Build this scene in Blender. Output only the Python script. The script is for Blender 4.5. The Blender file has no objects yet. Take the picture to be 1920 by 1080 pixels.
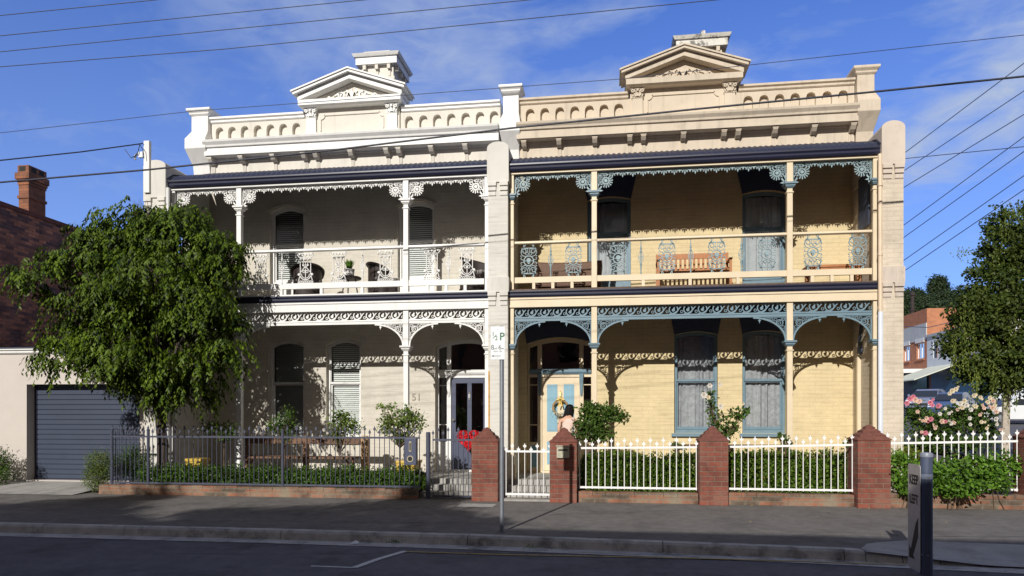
import bpy, bmesh, math, random
import numpy as np
from mathutils import Vector, Matrix, Euler
R = math.radians
random.seed(5)
rng = np.random.default_rng(5)
SC = bpy.context.scene
COL = SC.collection
PI = math.pi

# ------------------------------------------------------------------ camera
F, CX, YH, TH, H = 1340.0, 960.0, 775.0, R(8.0), 1.65
cam = bpy.data.cameras.new('camera')
cam.sensor_width = 36.0
cam.lens = F / 1920 * 36
cam.shift_y = (YH - 540) / 1920
cam.clip_start, cam.clip_end = 0.1, 6000
co = bpy.data.objects.new('camera', cam)
co.location = (0, 0, H)
co.rotation_euler = (PI / 2, 0, TH)
COL.objects.link(co)
SC.camera = co

# ------------------------------------------------------------------ light
SUN_EL, SUN_AZ = R(27.5), R(13.0)      # azimuth: the light travels this far to the right of straight at the facade
SKY_STR = 0.078
CLOUD_OFF = (9.1, 4.4, 6.2)
EXPO = 0.0
sd = bpy.data.lights.new('sun', 'SUN')
sd.energy = 4.6
sd.angle = R(0.5)
sd.color = (1.0, 0.96, 0.895)
so = bpy.data.objects.new('sun', sd)
d = Vector((math.sin(SUN_AZ) * math.cos(SUN_EL), math.cos(SUN_AZ) * math.cos(SUN_EL), -math.sin(SUN_EL)))
so.rotation_euler = d.to_track_quat('-Z', 'Y').to_euler()
so.location = (-10, -20, 30)
COL.objects.link(so)
w = bpy.data.worlds.new('World')
SC.world = w
w.use_nodes = True
nt = w.node_tree
nt.nodes.clear()
N = nt.nodes.new
L = nt.links.new
out = N('ShaderNodeOutputWorld'); bg = N('ShaderNodeBackground')
sky = N('ShaderNodeTexSky'); sky.sky_type = 'NISHITA'
sky.sun_disc = False
sky.sun_elevation = SUN_EL
sky.sun_rotation = PI + SUN_AZ
sky.air_density = 1.0; sky.dust_density = 0.3; sky.ozone_density = 3.5
tc = N('ShaderNodeTexCoord')
mp = N('ShaderNodeMapping')
mp.inputs['Rotation'].default_value = (R(12), R(-24), R(20))
mp.inputs['Scale'].default_value = (1.7, 2.4, 4.6)
L(tc.outputs['Generated'], mp.inputs['Vector'])
n1 = N('ShaderNodeTexNoise'); n1.inputs['Scale'].default_value = 1.5
n1.inputs['Detail'].default_value = 9; n1.inputs['Roughness'].default_value = 0.56
n1.inputs['Distortion'].default_value = 0.5
mp.inputs['Location'].default_value = CLOUD_OFF
L(mp.outputs[0], n1.inputs['Vector'])
n1b = N('ShaderNodeTexNoise'); n1b.inputs['Scale'].default_value = 7; n1b.inputs['Detail'].default_value = 8; n1b.inputs['Roughness'].default_value = 0.62; n1b.inputs['Distortion'].default_value = 0.8
L(mp.outputs[0], n1b.inputs['Vector'])
fr_ = N('ShaderNodeMapRange'); fr_.inputs['From Min'].default_value = 0.3; fr_.inputs['From Max'].default_value = 0.62; fr_.inputs['To Min'].default_value = 0.45; fr_.inputs['To Max'].default_value = 1.0
L(n1b.outputs['Fac'], fr_.inputs['Value'])
cr = N('ShaderNodeValToRGB')
cr.color_ramp.elements[0].position = 0.34; cr.color_ramp.elements[0].color = (0, 0, 0, 1)
cr.color_ramp.elements[1].position = 0.60; cr.color_ramp.elements[1].color = (1, 1, 1, 1)
L(n1.outputs['Fac'], cr.inputs[0])
sx = N('ShaderNodeSeparateXYZ'); L(tc.outputs['Generated'], sx.inputs[0])
mr = N('ShaderNodeMapRange')             # more cloud to the right
mr.inputs['From Min'].default_value = -0.55; mr.inputs['From Max'].default_value = 0.05
mr.inputs['To Min'].default_value = 0.35; mr.inputs['To Max'].default_value = 1.0
L(sx.outputs['X'], mr.inputs['Value'])
mm = N('ShaderNodeMath'); mm.operation = 'MULTIPLY'
mf = N('ShaderNodeMath'); mf.operation = 'MULTIPLY'
L(cr.outputs[0], mf.inputs[0]); L(fr_.outputs[0], mf.inputs[1])
L(mf.outputs[0], mm.inputs[0]); L(mr.outputs[0], mm.inputs[1])
mz = N('ShaderNodeMapRange')             # thin milky veil towards the horizon
mz.inputs['From Min'].default_value = 0.0; mz.inputs['From Max'].default_value = 0.62
mz.inputs['To Min'].default_value = 0.50; mz.inputs['To Max'].default_value = 0.0
L(sx.outputs['Z'], mz.inputs['Value'])
mx0 = N('ShaderNodeMath'); mx0.operation = 'MAXIMUM'
L(mm.outputs[0], mx0.inputs[0]); L(mz.outputs[0], mx0.inputs[1])
hs = N('ShaderNodeHueSaturation'); hs.inputs['Saturation'].default_value = 1.12; hs.inputs['Value'].default_value = 1.0
L(sky.outputs[0], hs.inputs['Color'])
mix = N('ShaderNodeMixRGB'); mix.inputs['Color2'].default_value = (5.5, 6.7, 9.3, 1)
L(mx0.outputs[0], mix.inputs['Fac']); L(hs.outputs[0], mix.inputs['Color1'])
tint = N('ShaderNodeMixRGB'); tint.blend_type = 'MULTIPLY'; tint.inputs['Fac'].default_value = 1.0
tint.inputs['Color2'].default_value = (0.80, 1.22, 2.2, 1)
L(hs.outputs[0], tint.inputs['Color1']); L(tint.outputs[0], mix.inputs['Color1'])
bk = N('ShaderNodeMapRange')             # added dimming of the unseen sky behind the viewer, to deepen the shade
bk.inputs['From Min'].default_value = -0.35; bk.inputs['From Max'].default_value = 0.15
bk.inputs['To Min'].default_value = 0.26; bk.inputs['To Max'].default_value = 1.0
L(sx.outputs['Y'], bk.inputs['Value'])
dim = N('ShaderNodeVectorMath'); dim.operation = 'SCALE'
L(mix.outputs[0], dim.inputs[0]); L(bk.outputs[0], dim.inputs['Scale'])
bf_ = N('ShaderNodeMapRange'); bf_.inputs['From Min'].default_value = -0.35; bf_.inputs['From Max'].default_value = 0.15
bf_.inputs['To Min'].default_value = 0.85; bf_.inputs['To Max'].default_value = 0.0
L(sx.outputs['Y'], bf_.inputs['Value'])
wm = N('ShaderNodeMixRGB'); wm.inputs['Color2'].default_value = (3.3, 3.05, 2.75, 1)  # made-up warm grey for the sky behind, keeps the shade from turning blue
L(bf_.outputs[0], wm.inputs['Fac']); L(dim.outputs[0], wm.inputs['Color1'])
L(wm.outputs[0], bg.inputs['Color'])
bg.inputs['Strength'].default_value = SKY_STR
L(bg.outputs[0], out.inputs['Surface'])
SC.view_settings.view_transform = 'Standard'
SC.view_settings.look = 'None'
SC.view_settings.exposure = EXPO
SC.view_settings.gamma = 1.0
SC.view_settings.use_curve_mapping = False

# ------------------------------------------------------------------ helpers
cs, sn = math.cos(TH), math.sin(TH)
def at(px, py, Y):
    """point of the photo's pixel (1920 x 1080) on the vertical plane at distance Y"""
    u = (px - CX) / F; v = (YH - py) / F
    t = Y / (cs + u * sn)
    return Vector(((u * cs - sn) * t, Y, H + v * t))
def X(px, Y): return at(px, 500, Y).x
def gr(px, py, z=0.0):
    """point of the photo's pixel on the level z"""
    u = (px - CX) / F; t = (H - z) / ((py - YH) / F)
    return Vector(((u * cs - sn) * t, (cs + u * sn) * t, z))

BASE = {}
def base_of(p): return BASE.get(p.name, Vector((0, 0, 0))) if p else Vector((0, 0, 0))
def tag(o, label=None, cat=None, group=None, kind=None):
    if label: o['label'] = label
    if cat: o['category'] = cat
    if group: o['group'] = group
    if kind: o['kind'] = kind
    return o
def thing(name, label, cat, loc=(0, 0, 0), group=None, rz=0):
    o = bpy.data.objects.new(name, None); COL.objects.link(o)
    o.empty_display_size = 0.2
    o.location = loc; o.rotation_euler = (0, 0, rz)
    BASE[o.name] = Vector(loc)
    return tag(o, label, cat, group)

class MB:
    def __init__(s): s.v = []; s.f = []
    def add(s, vs, fs):
        b = len(s.v); s.v.extend([tuple(p) for p in vs]); s.f.extend([tuple(b + i for i in f) for f in fs])
    def quad(s, a, b, c, d): s.add([a, b, c, d], [(0, 1, 2, 3)])
    def box(s, x0, x1, y0, y1, z0, z1):
        s.add([(x0, y0, z0), (x1, y0, z0), (x1, y1, z0), (x0, y1, z0), (x0, y0, z1), (x1, y0, z1), (x1, y1, z1), (x0, y1, z1)],
              [(0, 3, 2, 1), (4, 5, 6, 7), (0, 1, 5, 4), (1, 2, 6, 5), (2, 3, 7, 6), (3, 0, 4, 7)])
    def loft(s, secs):
        """secs: list of (z, x0, x1, y0, y1) rectangles stacked upwards"""
        b = len(s.v)
        for z, x0, x1, y0, y1 in secs:
            s.v += [(x0, y0, z), (x1, y0, z), (x1, y1, z), (x0, y1, z)]
        n = len(secs)
        s.f.append((b + 3, b + 2, b + 1, b))
        for i in range(n - 1):
            p = b + 4 * i
            for k in range(4):
                q = (k + 1) % 4
                s.f.append((p + k, p + q, p + 4 + q, p + 4 + k))
        p = b + 4 * (n - 1)
        s.f.append((p, p + 1, p + 2, p + 3))
    def prism(s, poly, y0, y1, plane='XZ', off=0):
        """polygon (counter-clockwise seen from the front) extruded from y0 (front) to y1"""
        n = len(poly)
        def P(a, b, c):
            return (a, c, b) if plane == 'XZ' else (c, a, b) if plane == 'YZ' else (a, b, c)
        vs = [P(a, b, y0) for a, b in poly] + [P(a, b, y1) for a, b in poly]
        fs = [tuple(range(n)), tuple(range(2 * n - 1, n - 1, -1))]
        fs += [((i + 1) % n, i, n + i, n + (i + 1) % n) for i in range(n)]
        s.add(vs, fs)
    def tube(s, pts, r, n=6, cap=True):
        pts = [Vector(p) for p in pts]
        rs = r if isinstance(r, (list, tuple)) else [r] * len(pts)
        b = len(s.v); up = None
        for i, p in enumerate(pts):
            t = (pts[min(i + 1, len(pts) - 1)] - pts[max(i - 1, 0)])
            t = t.normalized() if t.length > 1e-9 else Vector((0, 0, 1))
            if up is None:
                a = Vector((0, 0, 1)) if abs(t.z) < 0.9 else Vector((1, 0, 0))
                up = (a - t * a.dot(t)).normalized()
            else:
                up = (up - t * up.dot(t)); up = up.normalized() if up.length > 1e-6 else Vector((1, 0, 0))
            sd_ = t.cross(up)
            for k in range(n):
                a = 2 * PI * k / n
                s.v.append(tuple(p + (up * math.cos(a) + sd_ * math.sin(a)) * rs[i]))
        for i in range(len(pts) - 1):
            for k in range(n):
                q = (k + 1) % n
                s.f.append((b + i * n + k, b + i * n + q, b + (i + 1) * n + q, b + (i + 1) * n + k))
        if cap:
            s.f.append(tuple(b + k for k in range(n - 1, -1, -1)))
            e = b + (len(pts) - 1) * n
            s.f.append(tuple(e + k for k in range(n)))
    def lathe(s, prof, c, n=16, axis='Z'):
        """prof: list of (r, h) from bottom to top about c"""
        b = len(s.v)
        for r, h in prof:
            for k in range(n):
                a = 2 * PI * k / n
                x, y = r * math.cos(a), r * math.sin(a)
                if axis == 'Z': s.v.append((c[0] + x, c[1] + y, c[2] + h))
                elif axis == 'Y': s.v.append((c[0] + x, c[1] - h, c[2] + y))
                else: s.v.append((c[0] + h, c[1] + x, c[2] + y))
        m = len(prof)
        for i in range(m - 1):
            for k in range(n):
                q = (k + 1) % n
                s.f.append((b + i * n + k, b + i * n + q, b + (i + 1) * n + q, b + (i + 1) * n + k))
        s.f.append(tuple(b + k for k in range(n - 1, -1, -1)))
        e = b + (m - 1) * n
        s.f.append(tuple(e + k for k in range(n)))
    def strip(s, pts, wd, y, th, closed=False):
        """flat iron bar along 2-D points (x, z) in the plane y, wd wide, th thick"""
        P = [Vector((p[0], p[1])) for p in pts]
        n = len(P)
        ws = wd if isinstance(wd, (list, tuple)) else [wd] * n
        b = len(s.v)
        for i in range(n):
            if closed: t = P[(i + 1) % n] - P[i - 1]
            else: t = P[min(i + 1, n - 1)] - P[max(i - 1, 0)]
            t = t.normalized() if t.length > 1e-9 else Vector((1, 0))
            nn = Vector((-t.y, t.x)) * ws[i] / 2
            a, c = P[i] + nn, P[i] - nn
            s.v += [(a.x, y, a.y), (c.x, y, c.y), (c.x, y + th, c.y), (a.x, y + th, a.y)]
        m = n if closed else n - 1
        for i in range(m):
            p = b + 4 * i; q = b + 4 * ((i + 1) % n)
            for k in range(4):
                j = (k + 1) % 4
                s.f.append((p + k, q + k, q + j, p + j))
        if not closed:
            s.f.append((b, b + 1, b + 2, b + 3)); e = b + 4 * (n - 1)
            s.f.append((e + 3, e + 2, e + 1, e))
    def ring(s, cx, cz, r, wd, y, th, n=14, a0=0, a1=2 * PI):
        full = abs(a1 - a0 - 2 * PI) < 1e-6
        k = n if full else n + 1
        s.strip([(cx + r * math.cos(a0 + (a1 - a0) * i / n), cz + r * math.sin(a0 + (a1 - a0) * i / n)) for i in range(k)], wd, y, th, closed=full)
    def disc(s, cx, cz, r, y, th, n=10):
        s.prism([(cx + r * math.cos(2 * PI * i / n), cz + r * math.sin(2 * PI * i / n)) for i in range(n)], y, y + th)
    def spiral(s, cx, cz, r0, r1, a0, turns, wd, y, th, n=16):
        s.strip([(cx + (r0 + (r1 - r0) * i / n) * math.cos(a0 + turns * 2 * PI * i / n),
                  cz + (r0 + (r1 - r0) * i / n) * math.sin(a0 + turns * 2 * PI * i / n)) for i in range(n + 1)], wd, y, th)
    def build(s, name, mat, parent=None, origin=None, smooth=False, bevel=0):
        me = bpy.data.meshes.new(name)
        off = base_of(parent) if parent else (Vector(origin) if origin else Vector((0, 0, 0)))
        arr = np.array(s.v, dtype=np.float64).reshape(-1, 3) - np.array(off)
        me.from_pydata(arr.tolist(), [], s.f)
        me.materials.append(mat)
        if smooth:
            me.polygons.foreach_set('use_smooth', [True] * len(me.polygons))
        bm = bmesh.new(); bm.from_mesh(me)
        if len(bm.faces) < 60000: bmesh.ops.recalc_face_normals(bm, faces=bm.faces)
        if smooth:
            for e in bm.edges:
                if len(e.link_faces) == 2 and e.calc_face_angle(0) > 0.7: e.smooth = False
        bm.to_mesh(me); bm.free()
        o = bpy.data.objects.new(name, me); COL.objects.link(o)
        if parent: o.parent = parent
        else: o.location = off
        BASE[o.name] = off
        if bevel:
            m = o.modifiers.new('bevel', 'BEVEL'); m.width = bevel; m.segments = 2; m.limit_method = 'ANGLE'
        return o

def copy_tree(o, parent=None):
    c = o.copy(); COL.objects.link(c)
    if parent: c.parent = parent
    for ch in o.children: copy_tree(ch, c)
    return c

def wall(mb, mapf, u0, u1, v0, v1, ops, t, edges=True):
    """wall sheet with thickness t; ops: (u0, u1, v0, v1, rise) with v1 the crown and rise the arch height"""
    us = {u0, u1}
    for a, b, c, d_, r in ops:
        n = 10 if r > 0 else 1
        for i in range(n + 1): us.add(round(a + (b - a) * i / n, 6))
    us = sorted(us)
    def top(op, u):
        a, b, c, d_, r = op
        if r <= 0: return d_
        k = (2 * (u - a) / (b - a) - 1)
        half = (b - a) / 2; Rr = (half * half + r * r) / (2 * r)
        return d_ - r + (math.sqrt(max(Rr * Rr - (k * half) ** 2, 0)) - (Rr - r))
    for i in range(len(us) - 1):
        a, b = us[i], us[i + 1]; m = (a + b) / 2
        act = sorted([o for o in ops if o[0] < m < o[1]], key=lambda o: o[2])
        lo = (v0, v0)
        for o in act + [None]:
            hi = (v1, v1) if o is None else (o[2], o[2])
            if hi[0] - lo[0] > 1e-6 or hi[1] - lo[1] > 1e-6:
                mb.quad(mapf(a, lo[0], 0), mapf(b, lo[1], 0), mapf(b, hi[1], 0), mapf(a, hi[0], 0))
                mb.quad(mapf(b, lo[1], t), mapf(a, lo[0], t), mapf(a, hi[0], t), mapf(b, hi[1], t))
            if o:
                mb.quad(mapf(a, o[2], 0), mapf(b, o[2], 0), mapf(b, o[2], t), mapf(a, o[2], t))
                ta, tb = top(o, a), top(o, b)
                mb.quad(mapf(a, ta, 0), mapf(a, ta, t), mapf(b, tb, t), mapf(b, tb, 0))
                lo = (ta, tb)
    for o in ops:
        for u in (o[0], o[1]):
            mb.quad(mapf(u, o[2], 0), mapf(u, o[2], t), mapf(u, top(o, u), t), mapf(u, top(o, u), 0))
    if edges:
        mb.quad(mapf(u0, v0, 0), mapf(u0, v1, 0), mapf(u0, v1, t), mapf(u0, v0, t))
        mb.quad(mapf(u1, v0, 0), mapf(u1, v1, 0), mapf(u1, v1, t), mapf(u1, v0, t))
        mb.quad(mapf(u0, v1, 0), mapf(u1, v1, 0), mapf(u1, v1, t), mapf(u0, v1, t))

def arch_poly(x0, x1, z0, z1, rise, n=12):
    """closed outline of an arched panel, counter-clockwise from bottom left"""
    half = (x1 - x0) / 2; Rr = (half * half + rise * rise) / (2 * rise); cx = (x0 + x1) / 2
    pts = [(x0, z0), (x1, z0)]
    for i in range(n + 1):
        k = 1 - 2 * i / n
        pts.append((cx + half * k, z1 - rise + math.sqrt(max(Rr * Rr - (k * half) ** 2, 0)) - (Rr - rise)))
    return pts

# ------------------------------------------------------------------ materials
MATS = {}
def mat(name, col, rough=0.6, var=0.06, vs=3.0, bump=0.0, bs=60.0, metal=0.0, spec=0.5, fine=0.0, col2=None, c2s=2.0, c2lo=0.55, c2hi=0.7, streak=False, trans=0.0, runs=0.0):
    if name in MATS: return MATS[name]
    m = bpy.data.materials.new(name); m.use_nodes = True
    t = m.node_tree; t.nodes.clear(); A = t.nodes.new; K = t.links.new
    o = A('ShaderNodeOutputMaterial'); p = A('ShaderNodeBsdfPrincipled')
    p.inputs['Roughness'].default_value = rough; p.inputs['Metallic'].default_value = metal
    p.inputs['Specular IOR Level'].default_value = spec
    tc = A('ShaderNodeTexCoord')
    nz = A('ShaderNodeTexNoise'); nz.inputs['Scale'].default_value = vs; nz.inputs['Detail'].default_value = 6; nz.inputs['Roughness'].default_value = 0.65
    vec = tc.outputs['Object']
    if streak:
        mpn = A('ShaderNodeMapping'); mpn.inputs['Scale'].default_value = (3, 3, 0.35); K(vec, mpn.inputs[0]); vec = mpn.outputs[0]
    K(vec, nz.inputs['Vector'])
    mr_ = A('ShaderNodeMapRange'); mr_.inputs['From Min'].default_value = 0.3; mr_.inputs['From Max'].default_value = 0.7
    mr_.inputs['To Min'].default_value = 1 - var * 1.6; mr_.inputs['To Max'].default_value = 1 + var
    K(nz.outputs['Fac'], mr_.inputs['Value'])
    cn = A('ShaderNodeRGB'); cn.outputs[0].default_value = (*col, 1); base = cn.outputs[0]
    if col2:
        n2 = A('ShaderNodeTexNoise'); n2.inputs['Scale'].default_value = c2s; n2.inputs['Detail'].default_value = 8; n2.inputs['Roughness'].default_value = 0.7
        K(tc.outputs['Object'], n2.inputs['Vector'])
        r2 = A('ShaderNodeMapRange'); r2.inputs['From Min'].default_value = c2lo; r2.inputs['From Max'].default_value = c2hi
        K(n2.outputs['Fac'], r2.inputs['Value'])
        mxx = A('ShaderNodeMixRGB'); K(r2.outputs[0], mxx.inputs['Fac']); K(base, mxx.inputs['Color1']); mxx.inputs['Color2'].default_value = (*col2, 1)
        base = mxx.outputs[0]
    vm = A('ShaderNodeVectorMath'); vm.operation = 'SCALE'; K(base, vm.inputs[0]); K(mr_.outputs[0], vm.inputs['Scale'])
    last = vm.outputs[0]
    if runs:      # rain marks running down the face
        mr1 = A('ShaderNodeMapping'); mr1.inputs['Scale'].default_value = (7, 7, .55); K(tc.outputs['Object'], mr1.inputs[0])
        n5 = A('ShaderNodeTexNoise'); n5.inputs['Scale'].default_value = 1.0; n5.inputs['Detail'].default_value = 7; n5.inputs['Roughness'].default_value = .65; K(mr1.outputs[0], n5.inputs['Vector'])
        r5 = A('ShaderNodeMapRange'); r5.inputs['From Min'].default_value = .52; r5.inputs['From Max'].default_value = .72; r5.inputs['To Min'].default_value = 1; r5.inputs['To Max'].default_value = 1 - runs
        K(n5.outputs['Fac'], r5.inputs['Value'])
        v5 = A('ShaderNodeVectorMath'); v5.operation = 'SCALE'; K(last, v5.inputs[0]); K(r5.outputs[0], v5.inputs['Scale']); last = v5.outputs[0]
    if fine:
        n3 = A('ShaderNodeTexNoise'); n3.inputs['Scale'].default_value = 140; n3.inputs['Detail'].default_value = 3
        K(tc.outputs['Object'], n3.inputs['Vector'])
        r3 = A('ShaderNodeMapRange'); r3.inputs['From Min'].default_value = 0.3; r3.inputs['From Max'].default_value = 0.7
        r3.inputs['To Min'].default_value = 1 - fine; r3.inputs['To Max'].default_value = 1 + fine
        K(n3.outputs['Fac'], r3.inputs['Value'])
        v3 = A('ShaderNodeVectorMath'); v3.operation = 'SCALE'; K(last, v3.inputs[0]); K(r3.outputs[0], v3.inputs['Scale']); last = v3.outputs[0]
    K(last, p.inputs['Base Color'])
    if bump:
        nb = A('ShaderNodeTexNoise'); nb.inputs['Scale'].default_value = bs; nb.inputs['Detail'].default_value = 4
        K(tc.outputs['Object'], nb.inputs['Vector'])
        b = A('ShaderNodeBump'); b.inputs['Strength'].default_value = bump; b.inputs['Distance'].default_value = 0.01
        K(nb.outputs['Fac'], b.inputs['Height']); K(b.outputs[0], p.inputs['Normal'])
    if trans:
        tr = A('ShaderNodeBsdfTranslucent'); K(last, tr.inputs['Color'])
        ms = A('ShaderNodeMixShader'); ms.inputs[0].default_value = trans
        K(p.outputs[0], ms.inputs[1]); K(tr.outputs[0], ms.inputs[2]); K(ms.outputs[0], o.inputs['Surface'])
    else: K(p.outputs[0], o.inputs['Surface'])
    MATS[name] = m
    return m

def brick(name, c1, c2, mortar, bw=0.24, bh=0.086, ms=0.012, rough=0.85, bump=0.5, var=0.1, painted=False, streaks=0.0, c3=None, off=0.5):
    if name in MATS: return MATS[name]
    m = bpy.data.materials.new(name); m.use_nodes = True
    t = m.node_tree; t.nodes.clear(); A = t.nodes.new; K = t.links.new
    o = A('ShaderNodeOutputMaterial'); p = A('ShaderNodeBsdfPrincipled'); p.inputs['Roughness'].default_value = rough
    tc = A('ShaderNodeTexCoord'); sp = A('ShaderNodeSeparateXYZ'); K(tc.outputs['Object'], sp.inputs[0])
    ad = A('ShaderNodeMath'); ad.operation = 'ADD'; K(sp.outputs['X'], ad.inputs[0]); K(sp.outputs['Y'], ad.inputs[1])
    cb = A('ShaderNodeCombineXYZ'); K(ad.outputs[0], cb.inputs['X']); K(sp.outputs['Z'], cb.inputs['Y'])
    wob = A('ShaderNodeTexNoise'); wob.inputs['Scale'].default_value = 9; K(tc.outputs['Object'], wob.inputs['Vector'])
    wv = A('ShaderNodeVectorMath'); wv.operation = 'SCALE'; wv.inputs['Scale'].default_value = 0.012; K(wob.outputs['Color'], wv.inputs[0])
    av = A('ShaderNodeVectorMath'); av.operation = 'ADD'; K(cb.outputs[0], av.inputs[0]); K(wv.outputs[0], av.inputs[1])
    br = A('ShaderNodeTexBrick'); K(av.outputs[0], br.inputs['Vector'])
    br.offset = off
    br.inputs['Scale'].default_value = 1.0; br.inputs['Brick Width'].default_value = bw; br.inputs['Row Height'].default_value = bh
    br.inputs['Mortar Size'].default_value = ms; br.inputs['Mortar Smooth'].default_value = 0.3; br.inputs['Bias'].default_value = 0.0
    br.inputs['Color1'].default_value = (*c1, 1); br.inputs['Color2'].default_value = (*c2, 1); br.inputs['Mortar'].default_value = (*mortar, 1)
    last = br.outputs['Color']
    nz = A('ShaderNodeTexNoise'); nz.inputs['Scale'].default_value = 2.2; nz.inputs['Detail'].default_value = 8; nz.inputs['Roughness'].default_value = 0.7
    K(tc.outputs['Object'], nz.inputs['Vector'])
    if c3:
        r2 = A('ShaderNodeMapRange'); r2.inputs['From Min'].default_value = 0.5; r2.inputs['From Max'].default_value = 0.66
        K(nz.outputs['Fac'], r2.inputs['Value'])
        mxx = A('ShaderNodeMixRGB'); K(r2.outputs[0], mxx.inputs['Fac']); K(last, mxx.inputs['Color1']); mxx.inputs['Color2'].default_value = (*c3, 1)
        last = mxx.outputs[0]
    mr_ = A('ShaderNodeMapRange'); mr_.inputs['From Min'].default_value = 0.3; mr_.inputs['From Max'].default_value = 0.7
    mr_.inputs['To Min'].default_value = 1 - var * 1.5; mr_.inputs['To Max'].default_value = 1 + var
    K(nz.outputs['Fac'], mr_.inputs['Value'])
    vm = A('ShaderNodeVectorMath'); vm.operation = 'SCALE'; K(last, vm.inputs[0]); K(mr_.outputs[0], vm.inputs['Scale']); last = vm.outputs[0]
    if painted:   # worn courses: thin darker broken horizontal lines
        mp_ = A('ShaderNodeMapping'); mp_.inputs['Scale'].default_value = (1.6, 1.6, 26); K(tc.outputs['Object'], mp_.inputs[0])
        n4 = A('ShaderNodeTexNoise'); n4.inputs['Scale'].default_value = 1.0; n4.inputs['Detail'].default_value = 5; K(mp_.outputs[0], n4.inputs['Vector'])
        r4 = A('ShaderNodeMapRange'); r4.inputs['From Min'].default_value = 0.55; r4.inputs['From Max'].default_value = 0.72
        r4.inputs['To Min'].default_value = 1.0; r4.inputs['To Max'].default_value = 0.80
        K(n4.outputs['Fac'], r4.inputs['Value'])
        v4 = A('ShaderNodeVectorMath'); v4.operation = 'SCALE'; K(last, v4.inputs[0]); K(r4.outputs[0], v4.inputs['Scale']); last = v4.outputs[0]
    K(last, p.inputs['Base Color'])
    nb = A('ShaderNodeTexNoise'); nb.inputs['Scale'].default_value = 45; nb.inputs['Detail'].default_value = 4; K(tc.outputs['Object'], nb.inputs['Vector'])
    mb_ = A('ShaderNodeMath'); mb_.operation = 'MULTIPLY_ADD'; K(br.outputs['Fac'], mb_.inputs[0]); mb_.inputs[1].default_value = -1.0
    mb2 = A('ShaderNodeMath'); mb2.operation = 'MULTIPLY'; mb2.inputs[1].default_value = 0.5; K(nb.outputs['Fac'], mb2.inputs[0])
    K(mb2.outputs[0], mb_.inputs[2])
    b = A('ShaderNodeBump'); b.inputs['Strength'].default_value = bump; b.inputs['Distance'].default_value = 0.008
    K(mb_.outputs[0], b.inputs['Height']); K(b.outputs[0], p.inputs['Normal'])
    K(p.outputs[0], o.inputs['Surface'])
    MATS[name] = m
    return m

def glass(name='window_glass', tint=(0.93, 0.95, 0.95), refl=0.12):
    if name in MATS: return MATS[name]
    m = bpy.data.materials.new(name); m.use_nodes = True
    t = m.node_tree; t.nodes.clear(); A = t.nodes.new; K = t.links.new
    o = A('ShaderNodeOutputMaterial'); a = A('ShaderNodeBsdfTransparent'); g = A('ShaderNodeBsdfGlossy')
    a.inputs['Color'].default_value = (*tint, 1); g.inputs['Roughness'].default_value = 0.02
    fr = A('ShaderNodeFresnel'); fr.inputs['IOR'].default_value = 1.6
    ad = A('ShaderNodeMath'); ad.operation = 'ADD'; ad.inputs[1].default_value = refl; K(fr.outputs[0], ad.inputs[0])
    ms = A('ShaderNodeMixShader'); K(ad.outputs[0], ms.inputs[0]); K(a.outputs[0], ms.inputs[1]); K(g.outputs[0], ms.inputs[2])
    tc = A('ShaderNodeTexCoord'); nz = A('ShaderNodeTexNoise'); nz.inputs['Scale'].default_value = 2.5; K(tc.outputs['Object'], nz.inputs['Vector'])
    b = A('ShaderNodeBump'); b.inputs['Strength'].default_value = 0.12; b.inputs['Distance'].default_value = 0.02
    K(nz.outputs['Fac'], b.inputs['Height']); K(b.outputs[0], g.inputs['Normal'])
    K(ms.outputs[0], o.inputs['Surface'])
    MATS[name] = m
    return m

def leafmat(name, c1, c2, trans=0.35, rough=0.5, dry=None):
    if name in MATS: return MATS[name]
    m = bpy.data.materials.new(name); m.use_nodes = True
    t = m.node_tree; t.nodes.clear(); A = t.nodes.new; K = t.links.new
    o = A('ShaderNodeOutputMaterial'); p = A('ShaderNodeBsdfPrincipled'); p.inputs['Roughness'].default_value = rough; p.inputs['Specular IOR Level'].default_value = 0.2
    ge = A('ShaderNodeNewGeometry')
    cr_ = A('ShaderNodeValToRGB'); e = cr_.color_ramp.elements
    e[0].position = 0.0; e[0].color = (*c1, 1); e[1].position = 0.8; e[1].color = (*c2, 1)
    if dry:
        q = e.new(0.97); q.color = (*c2, 1); q = e.new(1.0); q.color = (*dry, 1)
    K(ge.outputs['Random Per Island'], cr_.inputs[0])
    tc = A('ShaderNodeTexCoord'); nz = A('ShaderNodeTexNoise'); nz.inputs['Scale'].default_value = 1.3; nz.inputs['Detail'].default_value = 3
    K(tc.outputs['Object'], nz.inputs['Vector'])
    mr_ = A('ShaderNodeMapRange'); mr_.inputs['From Min'].default_value = 0.35; mr_.inputs['From Max'].default_value = 0.65
    mr_.inputs['To Min'].default_value = 0.8; mr_.inputs['To Max'].default_value = 1.25; K(nz.outputs['Fac'], mr_.inputs['Value'])
    vm = A('ShaderNodeVectorMath'); vm.operation = 'SCALE'; K(cr_.outputs[0], vm.inputs[0]); K(mr_.outputs[0], vm.inputs['Scale'])
    K(vm.outputs[0], p.inputs['Base Color'])
    tr = A('ShaderNodeBsdfTranslucent'); K(vm.outputs[0], tr.inputs['Color'])
    ms = A('ShaderNodeMixShader'); ms.inputs[0].default_value = trans
    K(p.outputs[0], ms.inputs[1]); K(tr.outputs[0], ms.inputs[2]); K(ms.outputs[0], o.inputs['Surface'])
    MATS[name] = m
    return m

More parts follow.
